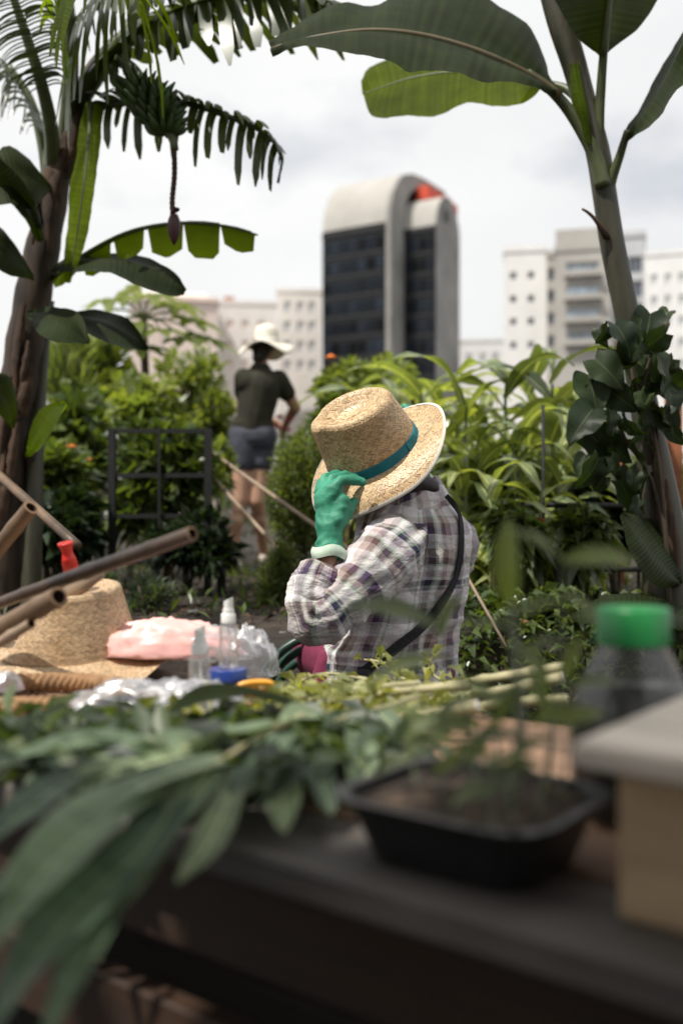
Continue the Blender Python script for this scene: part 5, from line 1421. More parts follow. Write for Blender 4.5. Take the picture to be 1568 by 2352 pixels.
def hat_surface(kind):
    """returns S(theta, s) -> (m, n, a) local coordinates and the profile length; theta=0 is the back (+M)"""
    if kind == 'straw':
        sb, sc, stp = .092, .232, .335
        def S(th, s):
            th = np.asarray(th, float); s = np.asarray(s, float)
            c, si = np.cos(th), np.sin(th)
            q = np.clip(s / sb, 0, 1)                       # brim edge -> crown foot
            t = np.clip((s - sb) / (sc - sb), 0, 1)         # up the crown side
            p = np.clip((s - sc) / (stp - sc), 0, 1)        # rim -> centre of the top
            rm = .214 + (.130 - .214) * q; rn = .195 + (.108 - .195) * q
            front = np.clip(-c, 0, 1)
            rm = rm - .014 * t**1.3; rn = rn - .018 * t - .016 * t * front**2
            rho = 1 - p
            k = np.sin(rho * math.pi/2) ** .8
            rm = np.where(p > 0, rm * k, rm); rn = np.where(p > 0, rn * k, rn)
            e = (1 - q)
            brim = -.020 * e - .012 * e**2 * np.abs(si)**2 + .030 * e**2 * np.clip(c, 0, 1)**2 - .075 * e**1.5 * front**2 * (0.6 + .4*si)
            brim = brim + .016 * e * np.sin(q * math.pi) * np.clip(si, 0, 1) + .006*e*np.sin(3*th + .6)
            cr = c * np.where(p > 0, k, 1.0); H = .124 - .012 * cr
            top = H + .030 * np.sin(np.clip(p / .42, 0, 1) * math.pi/2)
            de = np.clip((p - .30 - .16 * si**2 * (1 - p)) / .55, 0, 1); de = de*de*(3 - 2*de)
            top = top - .034 * de * (0.85 - .15*cr)
            a = np.where(p > 0, top, np.where(t > 0, t * H, brim))
            # pinched dents on both sides of the front of the crown
            dn = .014 * np.clip(t - .45, 0, 1) * 1.8 * np.exp(-((np.abs(si) - .62)**2) / .05) * (front > 0) * front**.5 * rho
            rn2 = rn - dn * 1.2; rm2 = rm - dn * .6
            return np.stack([rm2 * c, rn2 * si, a], -1)
        return S, sb, sc, stp
    sb, sc, stp = .125, .255, .345
    def S(th, s):
        th = np.asarray(th, float); s = np.asarray(s, float)
        c, si = np.cos(th), np.sin(th)
        q = np.clip(s / sb, 0, 1); t = np.clip((s - sb) / (sc - sb), 0, 1); p = np.clip((s - sc) / (stp - sc), 0, 1)
        fr = np.clip(-c, 0, 1)
        rm = .185 + (.108 - .185) * q + .09*(1-q)*fr - .024*t; rn = .20 + (.098 - .20) * q - .018*t
        k = np.sin((1 - p) * math.pi/2) ** .55
        rm = np.where(p > 0, rm * k, rm); rn = np.where(p > 0, rn * k, rn)
        e = 1 - q
        brim = -.035*e + .040*e*e*np.sin(2*th + .4) - .02*e*e*np.clip(si, 0, 1)
        H = .112
        a = np.where(p > 0, H + .016 * np.sin(np.clip(p/.4, 0, 1)*math.pi/2) - .01*np.clip((p-.4)/.6, 0, 1), np.where(t > 0, t*H, brim))
        w = .42 * (1 - t)**1.2 * (1 - p) * np.clip(q*2, 0, 1)
        return np.stack([rm * c * (1 + w*fr), rn * si, a], -1)
    return S, sb, sc, stp
def build_hat(root_, O, A, Mx, Nx, kind, name, band):
    S, sb, sc, stp = hat_surface(kind)
    T = np.array([list(Mx), list(Nx), list(A)])
    loc = np.array(list(top_root(root_).location)) if root_ else np.array(list(O))
    def W(l): return l @ T + np.array(list(O)) - loc
    # closed under-layer of the weave
    ns, nt_ = 44, 90
    ss = np.linspace(0, stp, ns); th = np.linspace(0, 2*math.pi, nt_, endpoint=False)
    g = W(S(th[None, :].repeat(ns, 0), ss[:, None].repeat(nt_, 1)))
    V = g.reshape(-1, 3)
    idx = np.arange(ns*nt_).reshape(ns, nt_)
    Fc = np.stack([idx[:-1], np.roll(idx, -1, 1)[:-1], np.roll(idx, -1, 1)[1:], idx[1:]], -1).reshape(-1, 4)
    me = npmesh(name, V, Fc, True)
    if root_: hat = obj(name, me, M['straw_base'], root_)
    else:
        hat = obj(name, me, M['straw_base']); hat.location = O
    # plaited strands: slanted strips in bands that lean alternately (herringbone)
    rng = np.random.default_rng(17)
    bw = .0088 if kind == 'straw' else .0062; pitch = .0074 if kind == 'straw' else .0070
    VV, FF = [], []; off = 0
    nb = int(stp / bw)
    def nrm(a, b):
        e = 1e-3
        d1 = S(a + e, b) - S(a - e, b); d2 = S(a, b + e*.1) - S(a, b - e*.1)
        n_ = np.cross(d1, d2); n_ /= np.linalg.norm(n_, axis=-1)[..., None] + 1e-12
        return n_
    tt = np.linspace(0, 2*math.pi, 181)
    for k in range(nb):
        s0 = k * bw; s1 = s0 + bw
        ring = S(tt, np.full(181, s0 + bw/2)); C = np.linalg.norm(np.diff(ring, axis=0), axis=1).sum()
        n = max(5, int(C / pitch)); a0 = (np.arange(n) + rng.uniform(-.12, .12, n)) / n * 2*math.pi
        sl_ = (1 if k % 2 else -1) * 1.15 * 2*math.pi / n
        w = .93 * 2*math.pi / n
        jit = rng.uniform(-.0006, .0006, n)
        hgt = rng.uniform(.0007, .0017, n) * (1 if kind == 'straw' else .55)
        cols = []
        for row, (fs, hh) in enumerate(((-.06, .15), (.5, 1.0), (1.06, .15))):
            for (fw) in (0.03, 0.97):
                a = a0 + sl_ * (fs - .5) + w * fw
                s_ = np.clip(s0 + bw * fs + jit + 0*a, 0.0005, stp - .002)
                p = S(a, s_)
                nn = nrm(a, s_); 
                sgn = np.sign((nn * np.stack([np.cos(a)*.3, np.sin(a)*.3, np.ones_like(a)], -1)).sum(-1))[:, None]
                cols.append(p + nn * sgn * (hgt * hh)[:, None])
        V = np.stack(cols, 1).reshape(-1, 3)
        i = (np.arange(n) * 6)[:, None] + off
        FF.append(np.concatenate([i + np.array([[0, 1, 3, 2]]), i + np.array([[2, 3, 5, 4]])], 0)); VV.append(V); off += 6 * n
    o = obj("straw_weave", npmesh("straw_weave", W(np.vstack(VV)), np.vstack(FF), False), M['straw'] if kind == 'straw' else M['palm'], hat)
    o['kind'] = 'stuff'
    def ringpts(s, n=120): return S(np.linspace(0, 2*math.pi, n, endpoint=False), np.full(n, s))
    def ringmesh(rows, m, nm):
        mb = MB(); mb.grid([[tuple(p) for p in W(r_)] for r_ in rows], None, True)
        me = mb.mesh(nm); return obj(nm, me, m, hat)
    if band:
        n = 120; th = np.linspace(0, 2*math.pi, n, endpoint=False)
        rows = []
        for s, e in ((.088, .001), (.0925, .0032), (.106, .0036), (.1195, .0034), (.121, .001)):
            p = S(th, np.full(n, s)); d = np.stack([np.cos(th), np.sin(th), np.zeros(n)], -1)
            rows.append(p + d * (e + .0006*np.sin(5*th)[:, None]))
        ringmesh(rows, M['teal'], "hat_band")
        # overlapped ribbon end
        th2 = np.linspace(.62, .95, 12); rr = []
        for s, e in ((.0905, .0040), (.1205, .0044)):
            p = S(th2, np.full(12, s)); d = np.stack([np.cos(th2), np.sin(th2), np.zeros(12)], -1); rr.append(p + d*(e + .001))
        mb = MB(); mb.grid([[tuple(p) for p in W(q)] for q in rr]); obj("ribbon_end", mb.mesh("ribbon_end"), M['teal'], hat)
        e0, e1_, e2_ = ringpts(.0), ringpts(.0050), ringpts(.0)
        dn = nrm(np.linspace(0, 2*math.pi, 120, endpoint=False), np.full(120, .003)); dn *= np.sign(dn[:, 2])[:, None]
        outw = e0 - e1_; outw /= np.linalg.norm(outw, axis=1)[:, None]
        wav = (.0004*np.sin(np.arange(120)*2.2))[:, None]
        ringmesh([e1_ + dn*(.0024 + wav), e0 + dn*(.0022 + wav) + outw*.0008, e0 + outw*.0022, e0 - dn*.0024 + outw*.001, e1_ - dn*.0022], M['trim'], "edge_trim")
    return hat
build_seated()

# ------------------------------------------------------------------ table
TD = Vector((.79, -.61, 0)).normalized(); TN = Vector((.61, .79, 0)).normalized(); TP = Vector((-.128, .994, 0)); TZ = .50
def T(d, n, z=TZ): return TP + TD*d + TN*n + Vector((0, 0, z))
TM = Matrix((TD, TN, Vector((0, 0, 1)))).transposed().to_4x4(); TM.translation = TP
def tbox(mb, d0, d1, n0, n1, z0, z1, bev=.004):
    mb.box((d0, n0, z0), (d1, n1, z1), TM, 0, bev)
def build_table():
    rt = math.atan2(TD.y, TD.x)
    r = thing("table", "low weathered plank table covered with cut leaves and gardening things", "table", (TP.x, TP.y, 0))
    ns = [(0, .138, 'plank_grey'), (.146, .282, 'plank'), (.290, .428, 'plank'), (.436, .572, 'plank'), (.580, .72, 'plank')]
    for k, (a, b_, m) in enumerate(ns):
        # plank in its own rotated frame so the grain runs along it
        mb = MB(); mb.box((-1.75, a, TZ - .035 - .002*(k % 2)), (.95, b_, TZ - .0015*(k % 2)), None, 0, .005)
        o = obj("plank", mb.mesh("plank", smooth=False), M[m], r); o.rotation_euler = (0, 0, rt)
    for (nm, m, d0, d1, n0, n1, z0, z1) in (("apron", 'plank_rust_shaded', -1.6, .9, .05, .075, TZ - .15, TZ - .04), ("apron", 'plank_rust_shaded', -1.6, .9, .64, .665, TZ - .15, TZ - .04),
                                            ("shelf_plank", 'plank_grey', -1.6, .9, .09, .25, .205, .235), ("shelf_plank", 'plank_grey', -1.6, .9, .265, .42, .205, .235), ("shelf_plank", 'plank_rust_shaded', -1.6, .9, .435, .60, .205, .235),
                                            ("stretcher", 'plank_rust_shaded', -1.6, .9, .055, .085, .19, .28)):
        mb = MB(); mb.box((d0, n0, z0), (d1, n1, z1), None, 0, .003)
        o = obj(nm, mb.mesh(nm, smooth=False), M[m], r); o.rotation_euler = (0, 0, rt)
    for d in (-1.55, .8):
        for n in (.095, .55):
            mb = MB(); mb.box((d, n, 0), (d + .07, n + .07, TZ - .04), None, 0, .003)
            o = obj("leg", mb.mesh("leg", smooth=False), M['plank_rust_shaded'], r); o.rotation_euler = (0, 0, rt)
build_table()

# ------------------------------------------------------------------ unseen tree, added overhead to shade the foreground
def build_added_shade_tree():
    r = thing("added_shade_tree", "unseen broad leafy tree added to shade the near end of the table", "tree", (-2.7, -1.9, 0))
    mb = MB(); mb.tube([Vector(x) for x in spline([(-2.7, -1.9, -.05), (-2.6, -1.8, 1.2), (-2.2, -1.4, 2.6), (-1.3, -.9, 3.3)], 14)], [.15 - .007*i for i in range(14)], 12); obj("trunk", mb, M['twig'], r)
    mb = MB()
    for e in ((-3.2, -.6, 3.6), (-.2, -1.2, 3.5), (-1.0, .2, 3.4), (.8, -1.6, 3.5), (-2.8, -2.8, 3.5)):
        mb.tube([Vector(x) for x in spline([(-2.2, -1.4, 2.6), (-1.9 + e[0]*.15, -1.1 + e[1]*.1, 3.1), e], 8)], [.06 - .006*i for i in range(8)], 8)
    obj("limb", mb, M['twig'], r)
    rng = np.random.default_rng(77); n = 5200
    xx = rng.uniform(-4.2, .9, n); yy = rng.uniform(-3.4, .2, n)
    yy = np.where((xx < -1.2) & (yy > -.05), yy - 1.2, yy)
    c = np.c_[xx, yy, rng.uniform(2.9, 3.9, n)] - np.array([-2.7, -1.9, 0])
    d = rng.normal(size=(n, 3)); d[:, 2] -= .3
    Ls = rng.uniform(.16, .34, n)
    V, Fc = leafcloud(c, d, Ls, Ls*.5, rng)
    obj("crown", npmesh("crown", V, Fc), M['bush_dark'], r)
build_added_shade_tree()
def build_added_hedge():  # out of view, added behind the camera to block skylight on the table
    r = thing("added_hedge", "unseen leafy screen added behind the camera to darken the table", "added_hedge", (0, -2.6, 0))
    rng = np.random.default_rng(78); n = 5200
    c = np.c_[rng.uniform(-4.5, 4.0, n), rng.uniform(-.5, .5, n), rng.uniform(0.02, 2.3, n)]
    d = rng.normal(size=(n, 3)); d[:, 1] += .5
    Ls = rng.uniform(.12, .24, n)
    V, Fc = leafcloud(c, d, Ls, Ls*.5, rng)
    obj("foliage", npmesh("foliage", V, Fc), M['bush_dark'], r)
    mb = MB()
    for k in range(9): mb.tube([(-4.2 + k, -2.6, -.03), (-4.15 + k, -2.6, .8), (-4.25 + k, -2.6, 1.8)], [.03, .025, .01], 7)
    obj("stem", mb, M['twig'], r)
build_added_hedge()

# ------------------------------------------------------------------ things on the table
def bamboo(name, label, a, b_, rad, m, nodes_=4, hollow=True, ext=0.0, stop=None, group=None):
    p, q = P(*a), P(*b_)
    d = (q - p).normalized()
    if stop is not None and d.z > 0: p = p - d * ((p.z - stop) / d.z)
    Lg = (q - p).length
    r = thing(name, label, "bamboo pole", p, 0, group)
    pts, rs = [], []
    step = .02; n = int(Lg / step); nd = [Lg * (i + .45) / nodes_ for i in range(nodes_)]
    for i in range(n + 1):
        s = Lg * i / n; k = rad * (1 + .05*math.sin(s*9))
        for x in nd: k += rad * .22 * math.exp(-((s - x) / .008)**2)
        pts.append(p + d*s + Vector((0, 0, .006*math.sin(s*4)))); rs.append(k)
    mb = MB(); mb.tube(pts, rs, 16, cap=False)
    obj("culm", mb, M[m], r)
    e = pts[-1]; mb = MB()
    fr = frames([e - d*.05, e], None)[1]
    rows = []
    for (rr, o_) in ((rs[-1], 0), (rs[-1]*.72, .0006)):
        rows.append([e + d*o_ + fr[1]*(rr*math.cos(k*.3927)) + fr[2]*(rr*math.sin(k*.3927)) for k in range(16)])
    mb.grid(rows, None, True); obj("cut_end", mb, M['cut_end'], r)
    mb = MB(); rows = []
    for (rr, o_) in ((rs[-1]*.72, .0004), (rs[-1]*.66, -.05), (.0005, -.055)):
        rows.append([e + d*o_ + fr[1]*(rr*math.cos(k*.3927)) + fr[2]*(rr*math.sin(k*.3927)) for k in range(16)])
    mb.grid(rows, None, True); obj("hollow", mb, M['hollow'], r)
    return r
bamboo("bamboo_pole", "long dark bamboo pole slanting up above the palm hat", (0, 1392, 1.86), (442, 1218, 1.56), .0118, 'bamboo_dark', 6, stop=TZ + .013, group="bamboo poles")
bamboo("bamboo_pole", "thick brown bamboo with hollow end casting shade on the palm hat", (0, 1452, 1.74), (136, 1378, 1.62), .0175, 'bamboo', 4, stop=TZ + .018, group="bamboo poles")
bamboo("bamboo_pole", "thin pale bamboo stick under the thick one", (0, 1482, 1.72), (72, 1440, 1.66), .0085, 'bamboo_pale', 3, stop=TZ + .01, group="bamboo poles")
bamboo("bamboo_pole", "brown bamboo poking up at the left edge above the others", (0, 1262, 2.0), (72, 1172, 1.95), .0165, 'bamboo', 5, stop=TZ + .016, group="bamboo poles")

def build_palm_hat():
    O = P(196, 1492, 2.0)
    A = Vector((-.06, -.16, .98)).normalized(); Mx = Vector((.96, .26, .10)); Mx = (Mx - A*Mx.dot(A)).normalized(); Nx = Mx.cross(A).normalized()
    hat = build_hat(None, O, A, Mx, Nx, 'palm', "palm_hat", False)
    tag(hat, "natural palm straw hat with tall crown lying on the table at left", "hat")
    # braided straw ring the hat rests on
    c = P(80, 1590, 1.70); c.z = TZ
    mb = MB()
    for s in range(3):
        pts = []
        for i in range(141):
            a = i / 140 * 2*math.pi; tw = a * 22 + s*2.094
            rr = .15 + .011*math.cos(tw)
            pts.append(c + Vector((math.cos(a)*rr, math.sin(a)*rr*.8, .019 + .011*math.sin(tw))))
        mb.tube(pts, .0085, 7)
    o = obj("straw_ring", mb, M['straw_mat'], loc=c); tag(o, "braided brown straw ring lying under the palm hat brim", "straw ring")
build_palm_hat()

def build_red_tool():
    p0, p1 = P(172, 1345, 1.98), P(150, 1246, 1.96); d = (p1 - p0).normalized()
    r = thing("hand_saw", "folding saw with red ribbed handle and wooden piece behind the dark bamboo", "tool", P(176, 1500, 1.98))
    pts, rs = [], []
    Lg = (p1 - p0).length
    prof = [(0, .013), (.18, .0145), (.20, .0165), (.26, .0135), (.28, .0165), (.34, .0135), (.36, .0165), (.42, .0135), (.44, .0165), (.50, .0135), (.52, .0165), (.57, .013), (.60, .0150), (.66, .0125), (.78, .0105), (.9, .0125), (.96, .0155), (1.0, .0150), (1.0, .006)]
    mb = MB(); mb.tube([p0 + d*(Lg*t) for t, _ in prof], [x for _, x in prof], 14); obj("handle", mb, M['red'], r)
    mb = MB(); q = P(176, 1500, 1.98); s = (p0 - q).normalized(); w = s.cross(Vector((0, 1, 0))).normalized()
    rows = [[q - w*.012, q + w*.004], [q.lerp(p0, .5) - w*.014, q.lerp(p0, .5) + w*.01], [p0 - w*.012, p0 + w*.012]]
    mb.grid(rows); mb.grid([[x + Vector((0, .003, 0)) for x in rr] for rr in rows]); obj("blade", mb, M['label'], r)
    p, q = P(150, 1370, 1.96), P(232, 1312, 1.90)
    mb = MB(); mb.tube([p, p.lerp(q, .5), q], [.016, .018, .015], 8, flat=.6); tag(obj("wood_offcut", mb, M['bamboo_pale'], loc=p), "pale wood offcut between palm hat top and dark bamboo", "wood piece")
build_red_tool()

def crumple(c, rx, ry, h, seed, n=46, flat=.5, edge=0.0, M3=None, amp=.35, ragged=.12):
    """crumpled bag: closed lumpy dome with creases, sits on z = c.z"""
    mb = MB(); rows = []
    for i in range(n // 2 + 1):
        ph = i / (n // 2) * math.pi
        row = []
        for k in range(n):
            a = k / n * 2*math.pi
            x, y, z = math.sin(ph)*math.cos(a), math.sin(ph)*math.sin(a), math.cos(ph)
            v = Vector((x, y, z))
            cr = 1 - 2*abs(mnoise.noise(v*2.3 + Vector((seed, 0, 0)))) 
            cr2 = 1 - 2*abs(mnoise.noise(v*5.5 + Vector((0, seed, 0))))
            q = 1 + amp*.5*(cr - .5) + amp*.28*(cr2 - .5) + ragged*mnoise.noise(Vector((math.cos(a)*1.6, math.sin(a)*1.6, seed)))
            zz = z*h*q if z > 0 else z*h*.12
            row.append((c.x + x*rx*q, c.y + y*ry*q, c.z + h*.14 + zz))
        rows.append(row)
    mb.grid(rows, None, True)
    return mb
def build_bags():
    c = P(400, 1530, 1.96); c.z = TZ + .012
    r = thing("pink_bag", "pink plastic bag in a clear wrapper behind the spray bottles", "bag", c)
    mb = crumple(c + Vector((-.01, 0, .030)), .147, .055, .066, 3, 60, amp=.30, ragged=.12); obj("bag", mb, M['pink'], r)
    mb = crumple(c + Vector((.055, 0, .026)), .112, .058, .060, 5, 54, amp=.25, ragged=.12); obj("wrapper", mb, M['bagclear'], r)
    c = P(570, 1545, 1.96); c.z = TZ + .002
    o = obj("plastic_bag", crumple(c, .062, .05, .085, 8, 50, amp=.42, ragged=.2), M['bagclear'], loc=c); tag(o, "crumpled clear plastic bag right of the tall spray bottle", "plastic bag")
    c = P(330, 1600, 1.62); c.z = TZ + .002
    r = thing("plastic_bag", "long crumpled clear plastic bag with grey contents in front of the pink bag", "plastic bag", c)
    obj("film", crumple(c, .13, .07, .044, 11, 56, amp=.65, ragged=.2), M['bagclear'], r)
    obj("film", crumple(c + Vector((.09, .01, 0)), .07, .05, .045, 14, 44, amp=.5, ragged=.2), M['bagclear'], r)
    mb = crumple(c + Vector((-.03, 0, .002)), .06, .035, .022, 21, 30, amp=.5); obj("contents", mb, M['denim'], r)
    mb = crumple(c + Vector((.05, .01, .002)), .05, .03, .018, 23, 30, amp=.5); obj("contents", mb, M['denim'], r)
    c = P(5, 1540, 1.66); c.z = TZ + .03
    o = obj("plastic_bag", crumple(c, .035, .03, .03, 31, 30, amp=.4), M['bagclear'], loc=c); tag(o, "scrap of clear plastic at the left edge under the hat brim", "plastic bag")
build_bags()

def spray(name, label, c, s, tube_tilt=.12, ring=False):
    """small clear pump spray bottle, base at c; s scales a 0.135 m tall bottle"""
    r = thing(name, label, "spray bottle", c, 0, "small pump spray bottles")
    k = s
    def lt(prof): return [(a*k, b_*k) for a, b_ in prof]
    mb = MB(); mb.lathe(lt([(.001, .002), (.014, .001), (.0175, .004), (.018, .010), (.018, .072), (.0165, .079), (.011, .083), (.0105, .088)]), c, 28, cap=False); obj("bottle", mb, M['clear'], r)
    mb = MB(); mb.lathe(lt([(.0115, .0835), (.0135, .084), (.0135, .099), (.0125, .1005), (.0105, .1005), (.0105, .108), (.0095, .1085), (.0095, .1095)]), c, 24); obj("collar", mb, M['white'], r, sh=40)
    mb = MB(); rows = []
    for z, sl in ((.1095, 0), (.123, 0), (.1265, 1)):
        row = []
        for j in range(24):
            a = j*2*math.pi/24; x = .0088*math.cos(a); y = .0088*math.sin(a)
            row.append(Vector(c) + Vector((x, y, z + sl*x*.45))*k)
        rows.append(row)
    b0 = mb.grid(rows, None, True); mb.face(tuple(b0 + 48 + j for j in range(24))); obj("pump", mb, M['white'], r, sh=40)
    mb = MB(); mb.tube([Vector(c) + Vector(p)*k for p in ((0, 0, .088), (.001, 0, .06), (.003, 0, .03), (-.004, 0, .008))], .0016*k, 7); obj("dip_tube", mb, M['white'], r)
    if ring:
        mb = MB(); cc = Vector(c) + Vector((.022, -.006, .083))*k
        mb.tube([cc + Vector((math.cos(a)*.009, 0, math.sin(a)*.011))*k for a in [i*2*math.pi/24 for i in range(25)]], .0016*k, 7); obj("loop", mb, M['white'], r)
    return r
JC = P(521, 1590, 1.83); JC.z = TZ
def build_jar():
    r = thing("cream_jar", "round blue cream jar with white lettering under the tall spray bottle", "jar", JC)
    mb = MB(); mb.lathe([(.033, 0), (.0355, .003), (.0355, .022)], JC, 40); obj("body", mb, M['blue'], r, sh=40)
    mb = MB(); mb.lathe([(.0358, .0225), (.0372, .023), (.0372, .040), (.0355, .0425), (.001, .0425)], JC, 40); obj("lid", mb, M['blue'], r, sh=40)
    cu = bpy.data.curves.new("lettering", 'FONT'); cu.body = "NIVEA"; cu.size = .0105; cu.extrude = .0002; cu.align_x = 'CENTER'; cu.resolution_u = 2
    to = bpy.data.objects.new("tmp", cu); COL.objects.link(to)
    dg = bpy.context.evaluated_depsgraph_get(); me0 = bpy.data.meshes.new_from_object(to.evaluated_get(dg)); bpy.data.objects.remove(to)
    for a0 in (-.55, .75):
        me = me0.copy()
        for v in me.vertices:
            a = -math.pi/2 + a0 + v.co.x / .0355; rr = .0357 + v.co.z
            v.co = (math.cos(a)*rr, math.sin(a)*rr, .007 + v.co.y)
        obj("lettering", me, M['white'], r)
build_jar()
spray("spray_bottle", "taller clear spray bottle with white pump standing on the blue jar lid", Vector((JC.x + .003, JC.y, TZ + .043)), 1.0)
c = P(459, 1615, 1.69); c.z = TZ + .001
spray("spray_bottle", "smaller blurred clear spray bottle with a cap loop left of the blue jar", c, 1.06, ring=True)
def build_clip():
    c = P(580, 1582, 1.74)
    r = thing("carabiner", "small orange plastic clip lying before the blue jar", "clip", (c.x, c.y, TZ))
    ax = Vector((.96, .1, .20)).normalized(); up = Vector((-.2, -.45, .87)); up = (up - ax*up.dot(ax)).normalized()
    mb = MB(); pts = []
    for k in range(41):
        a = k/40*2*math.pi; x = math.cos(a); w = .013 * (1 - .30*x)
        pts.append(c + ax*(x*.034) + up*(math.sin(a)*w))
    mb.tube(pts, .0058, 9); obj("frame", mb, M['clip'], r)
    mb = MB(); mb.tube([c - ax*.036, c - ax*.012, c + ax*.006, c + ax*.012], [.012, .0135, .010, .006], 12, flat=.6, up=up); obj("grip", mb, M['clip'], r)
build_clip()

def build_jug():
    c = P(1452, 1700, 1.09); c.z = TZ
    r = thing("plastic_jar", "large clear jar of dark liquid with a wide green screw cap", "jar", c)
    mb = MB(); mb.lathe([(.001, .004), (.058, .002), (.066, .008), (.067, .02), (.067, .105), (.064, .125), (.052, .152), (.041, .176), (.036, .184), (.036, .196)], c, 36, cap=False); obj("bottle", mb, M['jarclear'], r)
    mb = MB(); mb.lathe([(.001, .006), (.062, .006), (.065, .02), (.065, .108), (.0615, .125), (.054, .142), (.001, .143)], c, 32); obj("liquid", mb, M['liquid'], r)
    mb = MB(); rows = []
    for (rr, z, rib) in ((.0385, .186, 0), (.0395, .187, 1), (.0395, .222, 1), (.0375, .2255, 0), (.001, .226, 0)):
        rows.append([c + Vector((math.cos(a)*(rr + rib*.0007*(k % 2)), math.sin(a)*(rr + rib*.0007*(k % 2)), z)) for k, a in enumerate([i*2*math.pi/72 for i in range(72)])])
    mb.grid(rows, None, True); obj("cap", mb, M['greencap'], r, sh=40)
build_jug()

def build_hive():
    r0 = Vector((.184, .80, 0))
    rel = r0 - TP; d0, n0 = rel.dot(TD), rel.dot(TN)
    rt = math.atan2(TD.y, TD.x)
    o_ = T(d0, n0, TZ)
    r = thing("wooden_box", "bare wooden box with pale overhanging lid at the right foreground", "box", o_)
    def lb(nm, x0, x1, y0, y1, z0, z1, m, bev=.003):
        mb = MB(); mb.box((x0, y0, z0), (x1, y1, z1), None, 0, bev)
        o = obj(nm, mb.mesh(nm, smooth=False), M[m], r); o.rotation_euler = (0, 0, rt); return o
    lb("lid", 0, .34, 0, .30, .124, .146, 'lid', .004)
    lb("side_board", .028, .312, .028, .046, .001, .1235, 'hive'); lb("side_board", .028, .312, .254, .272, .001, .1235, 'hive')
    lb("end_board", .028, .046, .0465, .2535, .001, .1235, 'hive'); lb("end_board", .294, .312, .0465, .2535, .001, .1235, 'hive')
build_hive()

def build_tray():
    cx_, cy_ = .226, .122
    o_ = T(cx_, cy_, TZ)
    r = thing("seedling_tray", "black plastic planter full of dark soil and seedlings in the foreground", "planter", o_)
    def rr(hx, hy, z, rad=.045, n=8):
        out = []
        for (sx, sy, a0) in ((1, 1, 0), (-1, 1, 90), (-1, -1, 180), (1, -1, 270)):
            for k in range(n):
                a = R(a0 + 90*k/(n-1)); out.append(o_ + TD*(sx*(hx - rad) + rad*math.cos(a)) + TN*(sy*(hy - rad) + rad*math.sin(a)) + Vector((0, 0, z)))
        return out
    mb = MB(); b0 = mb.grid([rr(.085, .072, .002), rr(.095, .082, .03), rr(.102, .090, .056), rr(.112, .100, .058), rr(.113, .101, .063), rr(.103, .091, .063), rr(.099, .087, .045)], None, True)
    mb.face(tuple(b0 + k for k in range(31, -1, -1))); obj("pot", mb, M['blackp'], r, sh=50)
    rows = []
    for f, z in ((.99, .052), (.7, .062), (.4, .066), (.02, .068)):
        rows.append([p + Vector((0, 0, .011*mnoise.noise(p*45) + .006*mnoise.noise(p*110))) for p in rr(.1*f, .088*f, z, .045*f)])
    mb = MB(); mb.grid(rows, None, True); obj("soil", mb, M['soil'], r)
    return o_
TRAY = build_tray()
LEAF_SEED = leafgrid(.085, .030, 9, 5, .2, .25, .45, 'lance', .04, 2).mesh("leaf"); LEAF_SEED.materials.append(M['seed'])
def seedling(label, pts, leaves, rad=.0028):
    p = [P(*q) for q in pts]; base = p[0]
    r = thing("seedling", label, "seedling", base, 0, "seedlings in the black planter")
    path = [Vector(q) for q in spline(p, 16)]
    mb = MB(); mb.tube(path, [rad*(1 - .04*i) for i in range(16)], 7); obj("stem", mb, M['palestem'], r)
    rng = random.Random(len(label))
    for (t, dx, dy, dz, s) in leaves:
        q = path[min(15, int(t*15))]
        o = bpy.data.objects.new("leaf", LEAF_SEED); COL.objects.link(o); o.parent = r
        o.matrix_local = orient(q - base, (dx, dy, dz), (rng.uniform(-.4, .4), -.6, .8), s, rng.uniform(-.5, .5))
seedling("tallest seedling rising before the plaid back with an upright leaf", [(1170, 1840, .90), (1196, 1660, .90), (1180, 1500, .90), (1172, 1390, .90)], [(1, -.08, 0, 1, 1.0), (.97, .5, -.2, .3, .6), (.9, -.9, 0, .2, .6), (.82, .7, .2, -.7, .8), (.66, -.5, -.3, -.8, .6)], .0062)
seedling("seedling with leaves hiding the lower shirt", [(1090, 1830, .93), (1085, 1680, .95), (1040, 1540, .96), (1000, 1440, .96)], [(1, -.9, 0, .35, 1.1), (.95, .3, 0, .9, .6), (.86, -.95, .1, -.2, 1.1), (.7, .8, 0, -.3, .6), (.5, -.8, .1, -.5, .5)], .0026)
seedling("right seedling with round leaf beside the black fence", [(1255, 1830, .92), (1275, 1640, .93), (1292, 1450, .93), (1292, 1290, .93)], [(1, -.7, 0, .55, .8), (1, .9, 0, .1, .9), (.9, .9, 0, -.6, .6), (.7, -.8, .1, -.2, .5)], .0024)
seedling("short seedling at the front of the planter", [(1180, 1900, .84), (1160, 1800, .84), (1130, 1740, .85)], [(1, -.8, 0, .3, .5), (.8, .7, 0, .2, .5), (.6, -.7, -.2, -.2, .4)], .0024)
seedling("bent seedling at the back of the planter", [(1140, 1800, .97), (1140, 1700, .98), (1105, 1600, .98)], [(1, -.8, 0, -.3, .8), (.9, .6, 0, .4, .6), (.7, -.6, -.2, -.8, .6)], .0026)
